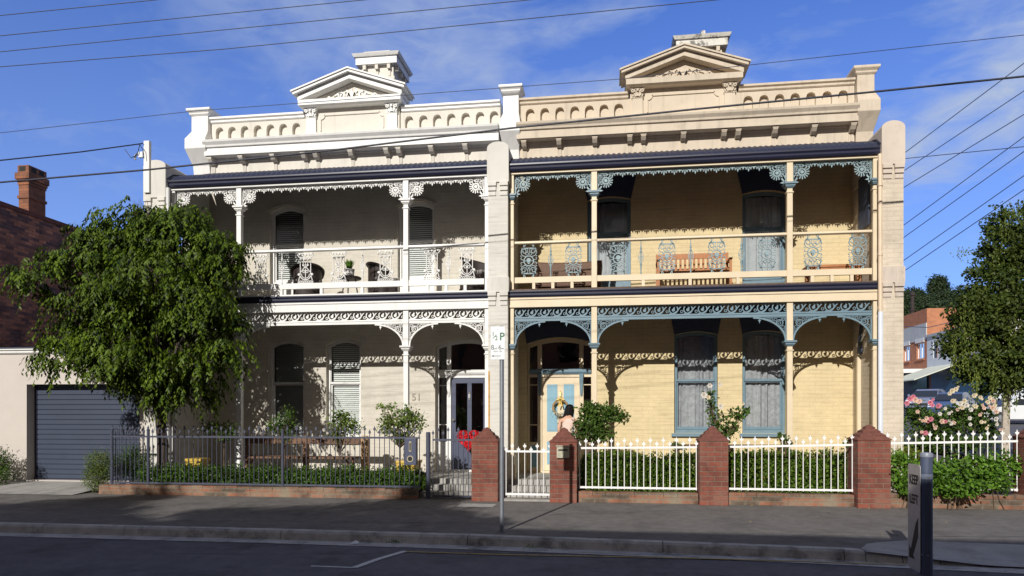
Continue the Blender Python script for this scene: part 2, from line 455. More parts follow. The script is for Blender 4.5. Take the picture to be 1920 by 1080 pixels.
M = dict(
    white=mat('white_paint', (0.76, 0.755, 0.735), 0.5, 0.04, 2.5, col2=(0.62, 0.60, 0.54), c2s=3.0, c2lo=0.6, c2hi=0.8, runs=.12),
    offwhite=mat('off_white_render', (0.68, 0.64, 0.57), 0.75, 0.06, 1.5, 0.12, 90, runs=.16),
    lpier=mat('light_grey_render', (0.65, 0.63, 0.58), 0.8, 0.06, 1.3, 0.15, 80, runs=.16),
    tan=mat('tan_render', (0.61, 0.525, 0.415), 0.78, 0.07, 1.5, 0.15, 90, col2=(0.50, 0.42, 0.31), c2s=3.5, c2lo=0.58, c2hi=0.75, runs=.22),
    tanpier=mat('tan_pier_render', (0.60, 0.52, 0.44), 0.8, 0.07, 1.5, 0.15, 80, col2=(0.4, 0.34, 0.26), c2s=4, c2lo=0.58, c2hi=0.75, runs=.22),
    cream=mat('cream_paint', (0.70, 0.585, 0.41), 0.5, 0.05, 3, col2=(0.60, 0.48, 0.33), c2s=5, c2lo=0.58, c2hi=0.74),
    slate=mat('slate_blue_paint', (0.15, 0.235, 0.29), 0.45, 0.07, 5),
    hood=mat('dark_navy_arch_paint', (0.055, 0.075, 0.13), 0.6, 0.1, 5),
    ironblue=mat('pale_blue_iron_paint', (0.25, 0.345, 0.375), 0.5, 0.12, 9, col2=(0.20, 0.22, 0.20), c2s=7, c2lo=0.62, c2hi=0.78),
    navy=mat('navy_roof_steel', (0.018, 0.020, 0.045), 0.35, 0.06, 2, spec=0.6),
    navyroof=mat('corrugated_navy_steel', (0.024, 0.028, 0.055), 0.5, 0.08, 2),
    doorgrey=mat('blue_grey_door_paint', (0.075, 0.085, 0.135), 0.35, 0.04, 3),
    doorblue=mat('sky_blue_door_panel', (0.22, 0.40, 0.50), 0.45, 0.04, 3),
    dark=mat('dark_interior', (0.03, 0.028, 0.026), 0.9, 0.05),
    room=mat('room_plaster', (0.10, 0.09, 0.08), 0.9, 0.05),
    timber=mat('weathered_timber', (0.17, 0.09, 0.05), 0.7, 0.25, 6, 0.3, 40, streak=False),
    teak=mat('orange_teak', (0.42, 0.17, 0.06), 0.5, 0.15, 8),
    oldwood=mat('grey_brown_old_wood', (0.13, 0.085, 0.06), 0.8, 0.3, 12, 0.3, 60),
    wicker=mat('dark_wicker', (0.028, 0.018, 0.016), 0.6, 0.3, 60, 0.6, 120),
    yellowpot=mat('mustard_glazed_pot', (0.62, 0.42, 0.08), 0.35, 0.06, 3),
    greymetal=mat('grey_galvanised_metal', (0.28, 0.30, 0.33), 0.45, 0.1, 8, metal=0.5),
    fenceblack=mat('blue_black_fence_paint', (0.06, 0.065, 0.10), 0.45, 0.12, 12),
    fencewhite=mat('white_fence_paint', (0.82, 0.81, 0.80), 0.45, 0.05, 9, col2=(0.5, 0.42, 0.32), c2s=12, c2lo=0.66, c2hi=0.8),
    blind=mat('white_blind_slat', (0.76, 0.77, 0.74), 0.5, 0.02),
    lace=mat('lace_curtain_cloth', (0.50, 0.51, 0.53), 0.9, 0.2, 14, trans=0.2),
    curtain=mat('white_net_curtain', (0.58, 0.60, 0.62), 0.9, 0.08, 7, trans=0.2),
    pipe=mat('pale_downpipe_paint', (0.72, 0.76, 0.84), 0.4, 0.05, 4),
    creampipe=mat('cream_downpipe_paint', (0.72, 0.56, 0.40), 0.5, 0.08, 4),
    gold=mat('brass_fitting', (0.65, 0.42, 0.10), 0.3, 0.05, metal=0.8),
    chrome=mat('bright_metal_fitting', (0.8, 0.8, 0.8), 0.2, 0.02, metal=0.9),
    cable=mat('black_cable_sheath', (0.02, 0.022, 0.04), 0.6, 0.05),
    wire=mat('blue_grey_overhead_wire', (0.03, 0.045, 0.10), 0.6, 0.05),
    grey=mat('garage_grey_blue_steel', (0.045, 0.058, 0.092), 0.45, 0.06, 1.5),
    garage=mat('garage_cream_render', (0.56, 0.51, 0.465), 0.85, 0.05, 1.0, 0.15, 70, col2=(0.50, 0.45, 0.40), c2s=1.3, c2lo=0.56, c2hi=0.75),
    bark=mat('dark_bark', (0.075, 0.055, 0.045), 0.9, 0.25, 14, 0.8, 60, streak=True),
    birch=mat('birch_bark', (0.50, 0.44, 0.36), 0.85, 0.2, 9, 0.5, 40, col2=(0.08, 0.06, 0.05), c2s=8, c2lo=0.55, c2hi=0.62),
    twig=mat('brown_twig', (0.12, 0.08, 0.05), 0.9, 0.15),
    concrete=mat('pale_concrete', (0.36, 0.35, 0.33), 0.9, 0.12, 2.5, 0.3, 80, fine=0.1, col2=(0.22, 0.21, 0.20), c2s=1.7, c2lo=0.5, c2hi=0.72),
    kerb=mat('kerb_concrete', (0.44, 0.43, 0.41), 0.9, 0.18, 4, 0.4, 60, fine=0.12, col2=(0.10, 0.10, 0.10), c2s=2.6, c2lo=0.5, c2hi=0.7),
    asphalt=mat('road_asphalt', (0.105, 0.104, 0.12), 0.88, 0.16, 5.0, 0.6, 160, fine=0.35, col2=(0.05, 0.05, 0.055), c2s=0.9, c2lo=0.5, c2hi=0.7),
    path=mat('footpath_asphalt', (0.160, 0.148, 0.140), 0.92, 0.17, 6.0, 0.7, 170, fine=0.35, col2=(0.10, 0.092, 0.088), c2s=1.3, c2lo=0.46, c2hi=0.70),
    soil=mat('garden_soil', (0.09, 0.07, 0.05), 0.95, 0.3, 8, 0.8, 40, fine=0.3),
    paintline=mat('worn_white_road_paint', (0.55, 0.55, 0.54), 0.8, 0.15, 20, col2=(0.10, 0.10, 0.10), c2s=22, c2lo=0.6, c2hi=0.7),
    yellowline=mat('worn_yellow_road_paint', (0.50, 0.34, 0.06), 0.8, 0.15, 20, col2=(0.10, 0.09, 0.07), c2s=14, c2lo=0.52, c2hi=0.64),
)
M['lbrick'] = brick('painted_off_white_brick', (0.62, 0.58, 0.50), (0.60, 0.56, 0.48), (0.58, 0.54, 0.465), painted=True, bump=0.25, var=0.09)
M['rbrick'] = brick('painted_yellow_brick', (0.68, 0.555, 0.33), (0.655, 0.535, 0.315), (0.62, 0.505, 0.295), painted=True, bump=0.3, var=0.09)
M['pbrick'] = brick('painted_tan_pier_brick', (0.62, 0.54, 0.43), (0.60, 0.52, 0.415), (0.57, 0.49, 0.385), painted=True, bump=0.35, var=0.12)
M['lpbrick'] = brick('painted_grey_pier_brick', (0.64, 0.62, 0.57), (0.62, 0.60, 0.55), (0.605, 0.585, 0.535), painted=True, bump=0.2, var=0.05)
M['redbrick'] = brick('red_pillar_brick', (0.27, 0.075, 0.047), (0.17, 0.055, 0.040), (0.22, 0.14, 0.10), 0.235, 0.088, 0.009, var=0.35, c3=(0.17, 0.09, 0.065), bump=.8)
M['capbrick'] = mat('dark_red_cap_brick', (0.17, 0.062, 0.045), 0.9, 0.22, 14, 0.6, 60)
M['darkbrick'] = brick('brown_clinker_brick', (0.56, 0.22, 0.12), (0.10, 0.055, 0.06), (0.20, 0.12, 0.10), 0.25, 0.086, 0.008, var=0.35)
M['chimbrick'] = brick('orange_brown_chimney_brick', (0.34, 0.13, 0.06), (0.20, 0.08, 0.045), (0.15, 0.09, 0.07), 0.25, 0.086, 0.008, var=0.25)
M['oldbrick'] = brick('old_low_wall_brick', (0.33, 0.14, 0.08), (0.13, 0.105, 0.075), (0.20, 0.17, 0.13), 0.25, 0.082, 0.010, var=0.5, c3=(0.17, 0.14, 0.10))
M['shopbrick'] = brick('orange_shop_brick', (0.52, 0.20, 0.09), (0.42, 0.155, 0.075), (0.36, 0.20, 0.13), 0.24, 0.086, 0.01, var=0.12)
GLASS = glass(refl=0.03)
LOWIRON = glass('dark_window_glass', (0.5, 0.52, 0.52), 0.05)
# ------------------------------------------------------------------ terrace houses
YP, YW, YG = 14.4, 15.87, 14.27
def fringe(x0, x1, ztop, y, mat_, par):
    m = MB(); n = max(1, round((x1 - x0) / 0.20)); p = (x1 - x0) / n
    m.box(x0, x1, y - 0.012, y + 0.012, ztop - 0.022, ztop)
    for i in range(n):
        a = x0 + i * p; c = a + p / 2; z = ztop - 0.022
        m.strip([(a, z), (a + p * .25, z - .035), (c, z - .05), (a + p * .75, z - .035), (a + p, z)], .014, y - .009, .018)
        m.ring(c, z - .022, .02, .012, y - .009, .018, 8)
        m.prism([(c - .018, z - .045), (c - .012, z - .085), (c, z - .115), (c + .012, z - .085), (c + .018, z - .045)], y - .009, y + .009)
        m.prism([(a - .022, z), (a - .018, z - .04), (a, z - .075), (a + .018, z - .04), (a + .022, z)], y - .009, y + .009)
        for sx_ in (-1, 1): m.disc(c + sx_ * .045, z - .06, .013, y - .008, .016, 6)
    return m.build('lace_fringe', mat_, par)

def corner_bracket(xp, sgn, ztop, y, mat_, par):
    """upper bracket: lattice, cog wheel with rays, tail down the post"""
    m = MB(); X_ = lambda a: xp + sgn * a; t = .018; y0 = y - t / 2
    W, HH = .30, .44
    for k in range(6): m.strip([(X_(.0 + k * .036), ztop), (X_(.0 + k * .036), ztop - .20 + k * .018)], .010, y0, t)
    for k in range(5): m.strip([(X_(0), ztop - .02 - k * .036), (X_(.20 - k * .012), ztop - .02 - k * .036)], .010, y0, t)
    cx_, cz_ = X_(.175), ztop - .19
    m.ring(cx_, cz_, .062, .022, y0 - .003, t + .006, 12); m.disc(cx_, cz_, .034, y0 - .008, t + .016, 10)
    for k in range(11):
        a = -PI * .98 + k * PI * 1.25 / 10
        if sgn < 0: a = PI - a
        m.strip([(cx_ + .065 * math.cos(a), cz_ + .065 * math.sin(a)), (cx_ + .138 * math.cos(a), cz_ + .138 * math.sin(a))], [.015, .024], y0, t)
    m.strip([(X_(.01), ztop), (X_(.01), ztop - HH)], .022, y0, t)
    m.strip([(X_(.05), ztop - .20), (X_(.10), ztop - .26), (X_(.075), ztop - .32), (X_(.03), ztop - .36), (X_(.05), ztop - HH)], [.03, .035, .03, .03, .02], y0, t)
    m.strip([(X_(.04), ztop - .24), (X_(.02), ztop - .30)], .02, y0, t)
    m.prism([(X_(.03), ztop - .345), (X_(.12), ztop - .385), (X_(.03), ztop - .41)] if sgn > 0 else [(X_(.03), ztop - .41), (X_(.12), ztop - .385), (X_(.03), ztop - .345)], y0, y0 + t)
    m.strip([(X_(.20), ztop - .04), (X_(.28), ztop - .06), (X_(.30), ztop - .02)], [.03, .025, .02], y0, t)
    m.ring(X_(.25), ztop - .05, .022, .011, y0, t, 8)
    return m.build('lace_bracket', mat_, par)

def scroll_frieze(x0, x1, z0, z1, y, mat_, par):
    m = MB(); n = max(1, round((x1 - x0) / 0.28)); p = (x1 - x0) / n; t = .02; y0 = y - t / 2
    h = z1 - z0; zc = (z0 + z1) / 2
    m.box(x0, x1, y - .014, y + .014, z1 - .012, z1)
    m.box(x0, x1, y - .014, y + .014, z0 - .012, z0)
    m.box(x0, x1, y - .022, y + .022, z0 - .09, z0 - .012)
    m.box(x0, x1, y - .032, y + .032, z0 - .034, z0 - .018)
    for i in range(n):
        a = x0 + i * p; c = a + p * .36
        m.ring(c, zc, h * .45, .021, y0 - .002, t + .004, 16)
        m.disc(c - .004, zc - .012, h * .17, y0 - .004, t + .008, 8)
        m.prism([(c - .01, zc + .015), (c + .01, zc + .05), (c + .03, zc + .03), (c + .02, zc)][::-1], y0, y0 + t)
        m.strip([(c - p * .30, z0 + .006), (c - p * .02, z0 + .012), (c + p * .25, zc - h * .2), (c + p * .42, zc + h * .15), (c + p * .62, z1 - .012)], [.014, .018, .022, .02, .014], y0, t)
        m.ring(c + p * .56, zc - h * .24, h * .13, .012, y0, t, 9)
        m.disc(c + p * .33, z1 - h * .17, .012, y0, t, 6)
    return m.build('lace_frieze', mat_, par)

def arch_bracket(xp, sgn, ztop, y, mat_, par, W=.62, HH=.47):
    m = MB(); X_ = lambda a: xp + sgn * a; t = .022; y0 = y - t / 2
    arc = [(X_(.012 + (W - .012) * (1 - math.cos(a * PI / 2 / 14))), ztop - HH + (HH - .012) * math.sin(a * PI / 2 / 14)) for a in range(15)]
    m.strip(arc, .032, y0 - .008, t + .016)
    m.strip([(X_(.008), ztop), (X_(.008), ztop - HH)], .02, y0, t)
    m.strip([(X_(0), ztop - .006), (X_(W), ztop - .006)], .016, y0, t)
    m.ring(X_(.125), ztop - .115, .062, .017, y0, t, 12); m.spiral(X_(.125), ztop - .115, .045, .012, 1, 1.2, .013, y0, t, 10)
    for ax, az, r in ((.05, .045, .022), (.055, .20, .026), (.035, .27, .019), (.03, .33, .015), (.20, .055, .028), (.27, .04, .022), (.33, .032, .017), (.39, .024, .012), (.09, .22, .018)):
        m.ring(X_(ax), ztop - az, r, .011, y0, t, 8)
    for a_, b_ in (((.16, .06), (.24, .08)), ((.07, .17), (.10, .26)), ((.24, .065), (.34, .05)), ((.03, .23), (.055, .34)), ((.0, .05), (.07, .08)), ((.07, .0), (.09, .06))):
        m.strip([(X_(a_[0]), ztop - a_[1]), (X_((a_[0] + b_[0]) / 2 + .01), ztop - (a_[1] + b_[1]) / 2 - .006), (X_(b_[0]), ztop - b_[1])], .012, y0, t)
    q = X_(.50)   # pendant drop
    m.prism([(q - .012, ztop - .02), (q - .012, ztop - .05), (q - .028, ztop - .068), (q - .012, ztop - .078), (q, ztop - .125), (q + .012, ztop - .078), (q + .028, ztop - .068), (q + .012, ztop - .05), (q + .012, ztop - .02)], y0, y0 + t)
    m.prism([(X_(.42), ztop - .002), (X_(.60), ztop - .002), (X_(.56), ztop - .03), (X_(.46), ztop - .03)] if sgn < 0 else [(X_(.60), ztop - .002), (X_(.42), ztop - .002), (X_(.46), ztop - .03), (X_(.56), ztop - .03)], y0, y0 + t)
    return m.build('arch_bracket', mat_, par)

def panel_blue(c, z0, z1, y, mat_, par):
    m = MB(); t = .02; y0 = y - t / 2; zc = (z0 + z1) / 2; hw = .165
    m.ring(c, zc, .098, .018, y0 - .004, t + .008, 18); m.disc(c, zc + .012, .045, y0 - .018, t + .036, 10)
    m.strip([(c - .1, zc), (c + .1, zc)], .014, y0, t)
    m.prism([(c - .04, zc - .03), (c, zc - .07), (c + .04, zc - .03)], y0 - .008, y0 + t + .008)
    for s in (-1, 1):
        for v in (-1, 1):
            m.spiral(c + s * .095, zc + v * .19, .062, .018, PI / 2 * (1 - v) + (0 if s > 0 else PI), 1.15 * s * v, .014, y0, t, 14)
            m.ring(c + s * .035, zc + v * .145, .03, .011, y0, t, 8)
            m.strip([(c + s * .06, zc + v * .085), (c + s * .13, zc + v * .11), (c + s * .155, zc + v * .16), (c + s * .13, zc + v * .235)], .014, y0, t)
            m.disc(c + s * .158, zc + v * .10, .012, y0, t, 6); m.disc(c + s * .160, zc + v * .17, .010, y0, t, 6)
            m.strip([(c + s * .02, zc + v * .17), (c + s * .02, zc + v * .245), (c + s * .13, zc + v * .255)], .013, y0, t)
            m.strip([(c + s * .15, zc + v * .235), (c + s * .10, zc + v * .272), (c + s * .10, z1 if v > 0 else z0)], .018, y0, t)
            m.strip([(c + s * .10, zc + v * .27), (c + s * .06, z1 if v > 0 else z0)], .012, y0, t)
            m.strip([(c + s * .145, zc + v * .02), (c + s * .165, zc + v * .05), (c + s * .14, zc + v * .075)], .012, y0, t)
            m.strip([(c + s * .10, zc + v * .02), (c + s * .145, zc + v * .03)], .012, y0, t)
    m.strip([(c - .14, zc + .26), (c + .14, zc + .26)], .014, y0, t); m.strip([(c - .14, zc - .26), (c + .14, zc - .26)], .014, y0, t)
    return m.build('baluster_panel', mat_, par)

def panel_white(c, z0, z1, y, mat_, par):
    m = MB(); t = .02; y0 = y - t / 2; h = z1 - z0
    for s in (-1, 1):
        m.strip([(c + s * .155, z1 - .02), (c + s * .175, z1 - .06), (c + s * .15, z1 - .10), (c + s * .115, z1 - .13), (c + s * .115, z0 + .19), (c + s * .13, z0 + .14), (c + s * .17, z0)], .014, y0, t)
        m.disc(c + s * .145, z0 + .19, .026, y0 - .005, t + .01, 8)
        m.strip([(c + s * .10, z1 - .12), (c, z1 - .36)], .012, y0, t)
        m.strip([(c + s * .10, z0 + .24), (c, z1 - .30)], .012, y0, t)
        m.ring(c + s * .05, z1 - .16, .034, .012, y0, t, 9)
        m.disc(c + s * .045, z1 - .28, .026, y0, t, 7)
        m.ring(c + s * .035, z0 + .25, .026, .011, y0, t, 8)
        m.disc(c + s * .07, z1 - .07, .018, y0 - .004, t + .008, 6); m.disc(c + s * .13, z1 - .05, .02, y0 - .004, t + .008, 6)
    m.disc(c, z1 - .06, .02, y0 - .004, t + .008, 6)
    m.strip([(c - .17, z1 - .035), (c + .17, z1 - .035)], .016, y0, t); m.strip([(c - .11, z1 - .11), (c + .11, z1 - .11)], .012, y0, t)
    m.strip([(c, z1 - .1), (c, z0 + .08)], .012, y0, t)
    m.ring(c, z0 + .20, .125, .016, y0, t, 12, PI, 2 * PI); m.ring(c, z0 + .20, .09, .012, y0, t, 10, PI, 2 * PI)
    m.strip([(c - .165, z0 + .05), (c + .165, z0 + .05)], .014, y0, t); m.strip([(c - .175, z0 + .008), (c + .175, z0 + .008)], .016, y0, t)
    for k in range(-3, 4): m.strip([(c + k * .047, z0), (c + k * .045, z0 + .06)], .016, y0, t)
    return m.build('baluster_panel', mat_, par)

def spindle(c, z0, z1, y, mat_, par):
    h = z1 - z0
    m = MB(); m.lathe([(.012, 0), (.016, .06 * h), (.011, .1 * h), (.017, .22 * h), (.022, .32 * h), (.012, .36 * h), (.013, .64 * h), (.024, .68 * h), (.013, .72 * h), (.02, .78 * h), (.009, .86 * h), (.007, h)], (c, y, z0), 8)
    m.ring(c, z0 + h * .5, .036, .012, y - .008, .016, 10)
    for s in (-1, 1):
        m.strip([(c + s * .012, z0 + h * .34), (c + s * .045, z0 + h * .42), (c + s * .05, z0 + h * .56), (c + s * .015, z0 + h * .68)], .01, y - .008, .016)
    return m.build('baluster_spindle', mat_, par)

def post(xc, half, z0, z1, zc, pal, par, engaged=0):
    """verandah post with capital below zc"""
    m = MB(); a = .055 if not engaged else .04
    m.loft([(z0, xc - .075, xc + .075, YP - .075, YP + .075), (z0 + .28, xc - .075, xc + .075, YP - .075, YP + .075), (z0 + .31, xc - a, xc + a, YP - a, YP + a), (zc - .17, xc - a * .92, xc + a * .92, YP - a, YP + a)] if z0 < 2 else
           [(z0, xc - a, xc + a, YP - a, YP + a), (zc - .17, xc - a * .92, xc + a * .92, YP - a, YP + a)])
    m.box(xc - a - .015, xc + a + .015, YP - a - .015, YP + a + .015, zc - .19, zc - .165)
    m.box(xc - a * .9, xc + a * .9, YP - a * .9, YP + a * .9, zc - .163, zc - .10)
    m.box(xc - .057 * (a / .055), xc + .057 * (a / .055), YP - .055, YP + .055, zc + .012, z1)
    o = m.build('post', pal['post'], par, bevel=.006)
    c = MB(); k = a / .055
    c.loft([(zc - .098, xc - .055 * k, xc + .055 * k, YP - .06, YP + .06), (zc - .06, xc - .09 * k, xc + .09 * k, YP - .09, YP + .09), (zc - .03, xc - .09 * k, xc + .09 * k, YP - .09, YP + .09), (zc - .026, xc - .115 * k, xc + .115 * k, YP - .115, YP + .115), (zc + .01, xc - .115 * k, xc + .115 * k, YP - .115, YP + .115)])
    c.build('capital', pal['cap'], o)
    return o

def sash_window(par, x0, x1, z0, z1, rise, zm, fm, kind, sill=True, base=0.0, setb=0.14):
    """sliding sash: frame, meeting rail, glass, blind or curtain behind"""
    y = YW + setb
    f = MB(); w_ = .055
    Z = lambda a, b: None
    zs = z1 - rise
    f.box(x0 + .003, x0 + w_, y - .03, y + .06, z0, zs + .03); f.box(x1 - w_, x1 - .003, y - .03, y + .06, z0, zs + .03)
    xi0, xi1 = x0 + w_ + .001, x1 - w_ - .001
    f.box(xi0, xi1, y - .028, y + .058, z0, z0 + .075 + base)
    n = 10; half = (x1 - x0) / 2; c = (x0 + x1) / 2
    Rr = (half * half + rise * rise) / (2 * rise) if rise > 0 else 1e6
    ar = [(c + half * k, zs + (math.sqrt(max(Rr * Rr - (k * half) ** 2, 0)) - (Rr - rise) if rise > 0 else 0)) for k in [-.98 + 1.96 * i / n for i in range(n + 1)]]
    for i in range(n):
        (a, za), (b, zb) = ar[i], ar[i + 1]
        f.add([(a, y - .029, za - .07), (b, y - .029, zb - .07), (b, y - .029, zb - .004), (a, y - .029, za - .004), (a, y + .05, za - .07), (b, y + .05, zb - .07)],
              [(0, 1, 2, 3), (0, 4, 5, 1)])
    s = .035   # sashes: upper in front, lower behind
    f.box(xi0, xi1, y - .02, y + .012, zm - .02, zm + .025)
    f.box(xi0, xi0 + s, y + .016, y + .045, z0 + .08 + base, zm - .022); f.box(xi1 - s, xi1, y + .016, y + .045, z0 + .08 + base, zm - .022)
    f.box(xi0 + s + .001, xi1 - s - .001, y + .017, y + .044, z0 + .08 + base, z0 + .14 + base); f.box(xi0, xi1, y + .018, y + .046, zm - .05, zm - .024)
    f.box(xi0, xi0 + .02, y - .015, y + .010, zm + .03, zs - .03); f.box(xi1 - .02, xi1, y - .015, y + .010, zm + .03, zs - .03)
    if sill: f.box(x0 - .06, x1 + .06, YW - .07, y - .035, z0 - .07, z0 - .003)
    if base > .3: f.box(x0 + .12, x1 - .12, y - .036, y - .0285, z0 + .12, z0 + base - .03)
    o = f.build('window', fm, par)
    g = MB(); g.quad((xi0, y + .03, z0 + .1 + base), (xi1, y + .03, z0 + .1 + base), (xi1, y + .03, zm - .03), (xi0, y + .03, zm - .03))
    g.add([(xi0, y, zm), (xi1, y, zm)] + [(a, y, zz - .03) for a, zz in ar[::-1]], [tuple(range(n + 3))])
    g.build('pane', GLASS, o)
    zt = z1 - .08
    if kind == 'blind':
        b = MB(); k = z0 + .1 + base
        while k < zt:
            hw = half - w_ - .01
            if k > zs - .05: hw = half * math.sqrt(max(0.05, 1 - ((k - zs + .05) / (rise + .02)) ** 2)) - w_
            b.add([(c - hw, y + .075, k), (c + hw, y + .075, k), (c + hw, y + .095, k + .034), (c - hw, y + .095, k + .034)], [(0, 1, 2, 3)])
            k += .0475
        b.build('blind', M['blind'], o)
    if kind in ('lace', 'net'):
        b = MB(); nx = 90
        rows = [z0 + .1 + base, (z0 + zm) / 2 + base / 2, zm - .05, zm + .02, (zm + zt) / 2, zt] 
        for z in rows:
            for i in range(nx + 1):
                u = i / nx
                b.v.append((xi0 + (xi1 - xi0) * u, y + .12 + (.014 + .014 * math.sin(u * 9 + x0)) * math.sin((u + .03 * math.sin(u * 14 + x0 * 3)) * 2 * PI * 8 + .6 * math.sin(z * 2)) + .012 * math.sin(u * 31 + z + x0), z))
        for r in range(len(rows) - 1):
            for i in range(nx):
                p = r * (nx + 1) + i; b.f.append((p, p + 1, p + nx + 2, p + nx + 1))
        b.build('curtain', M['lace'] if kind == 'lace' else M['curtain'], o, smooth=True)
    return o

def hood(par, x0, x1, z0, z1, rise, top, mt, ex=.11):
    zs = z1 - rise; half = (x1 - x0) / 2; Rr = (half * half + rise * rise) / (2 * rise); c = (x0 + x1) / 2
    ar = [(c + half * (-1 + 2 * i / 12), zs + math.sqrt(max(Rr * Rr - (half * (-1 + 2 * i / 12)) ** 2, 0)) - (Rr - rise)) for i in range(13)]
    m = MB()
    for i in range(12):
        (a, za), (b, zb) = ar[i], ar[i + 1]
        A = x0 - ex + (x1 - x0 + 2 * ex) * i / 12; B = x0 - ex + (x1 - x0 + 2 * ex) * (i + 1) / 12
        m.quad((a, YW - .02, za), (b, YW - .02, zb), (B, YW - .02, top), (A, YW - .02, top))
        m.quad((a, YW - .02, za), (a, YW + .02, za), (b, YW + .02, zb), (b, YW - .02, zb))
    for (a, za), A in ((ar[0], x0 - ex), (ar[-1], x1 + ex)): m.quad((a, YW - .02, za), (A, YW - .02, top), (A, YW, top), (a, YW, za))
    return m.build('painted_arch', mt, par)

def pier(par, x0, x1, mt, mb_, inner, name='party_wall', opening=False):
    """wing wall between verandahs: brick shaft, rendered blocks with corbels and a rounded top"""
    s = MB(); yf = 14.2
    if opening:
        s.box(x0, x1, yf, YW, -.3, 4.6)
        mf = lambda u, v, w_: (x1 - w_, u, v)
        wall(s, mf, yf, YW, 4.6, 6.3, [(14.62, 15.55, 5.1, 6.28, .38)], x1 - x0)
    else: s.box(x0, x1, yf, YW, -.3, 6.3)
    o = s.build(name, mb_, par)
    e = .02; c = (x0 + x1) / 2; hw = (x1 - x0) / 2 + e; b = MB()
    b.prism([(c - hw, 6.3), (c + hw, 6.3), (c + hw, 6.98)] + [(c + hw * math.cos(a * PI / 10), 6.98 + .13 * math.sin(a * PI / 10)) for a in range(1, 10)] + [(c - hw, 6.98)], yf - .03, YW - .01)
    b.build('pier_block', mt, o); b = MB(); b.box(c - hw, c + hw, yf - .03, yf + .6, 4.09, 4.39); b.build('pier_block', mt, o)
    for zt in (6.3, 4.09):
        for sx_ in (-1, 1):
            b = MB(); xa = c + sx_ * (hw - .1)
            b.box(xa - .06, xa + .06, yf - .005, yf + .02, zt - .28, zt - .002)
            for k, (dz, dd) in enumerate(((0, .05), (.095, .035), (.19, .02))):
                b.box(xa - .085 + .006 * k, xa + .085 - .006 * k, yf - dd, yf + .02, zt - dz - .075, zt - dz - .003)
            b.build('corbel', mt, o)
    r = MB()   # scroll ribs where the roof meets the side
    xi = x1 + .001 if inner > 0 else x0 - .001
    pts = [(xi + inner * .03, 14.25 + .12 * k, 6.72 + .10 * math.sin(k * .8)) for k in range(5)]
    r.tube([(xi + inner * .02, 14.22, 6.70), (xi + inner * .02, 14.45, 6.86), (xi + inner * .02, 14.9, 6.98), (xi + inner * .02, 15.5, 7.16)], .018, 5)
    r.build('flashing', M['navy'], o)
    return o

def loft_pillar(par, x0, x1, mt, top=8.85):
    m = MB(); yb = YW + .15
    m.loft([(7.30, x0 + .02, x1 - .02, YW - .12, yb), (7.50, x0 + .02, x1 - .02, YW - .16, yb), (7.83, x0 - .03, x1 + .03, YW - .42, yb), (8.06, x0 - .03, x1 + .03, YW - .42, yb), (8.30, x0 + .02, x1 - .02, YW - .22, yb), (8.68, x0 + .02, x1 - .02, YW - .22, yb)])
    m.loft([(top - .17, x0 + .018, x1 - .018, YW - .222, yb + .002), (top - .13, x0 - .02, x1 + .02, YW - .26, yb + .04), (top - .10, x0 - .02, x1 + .02, YW - .26, yb + .04), (top - .05, x0 - .07, x1 + .07, YW - .31, yb + .09), (top, x0 - .07, x1 + .07, YW - .31, yb + .09), (top + .02, x0 + .02, x1 - .02, YW - .2, yb)])
    return m.build('end_pillar', mt, par, bevel=.008)

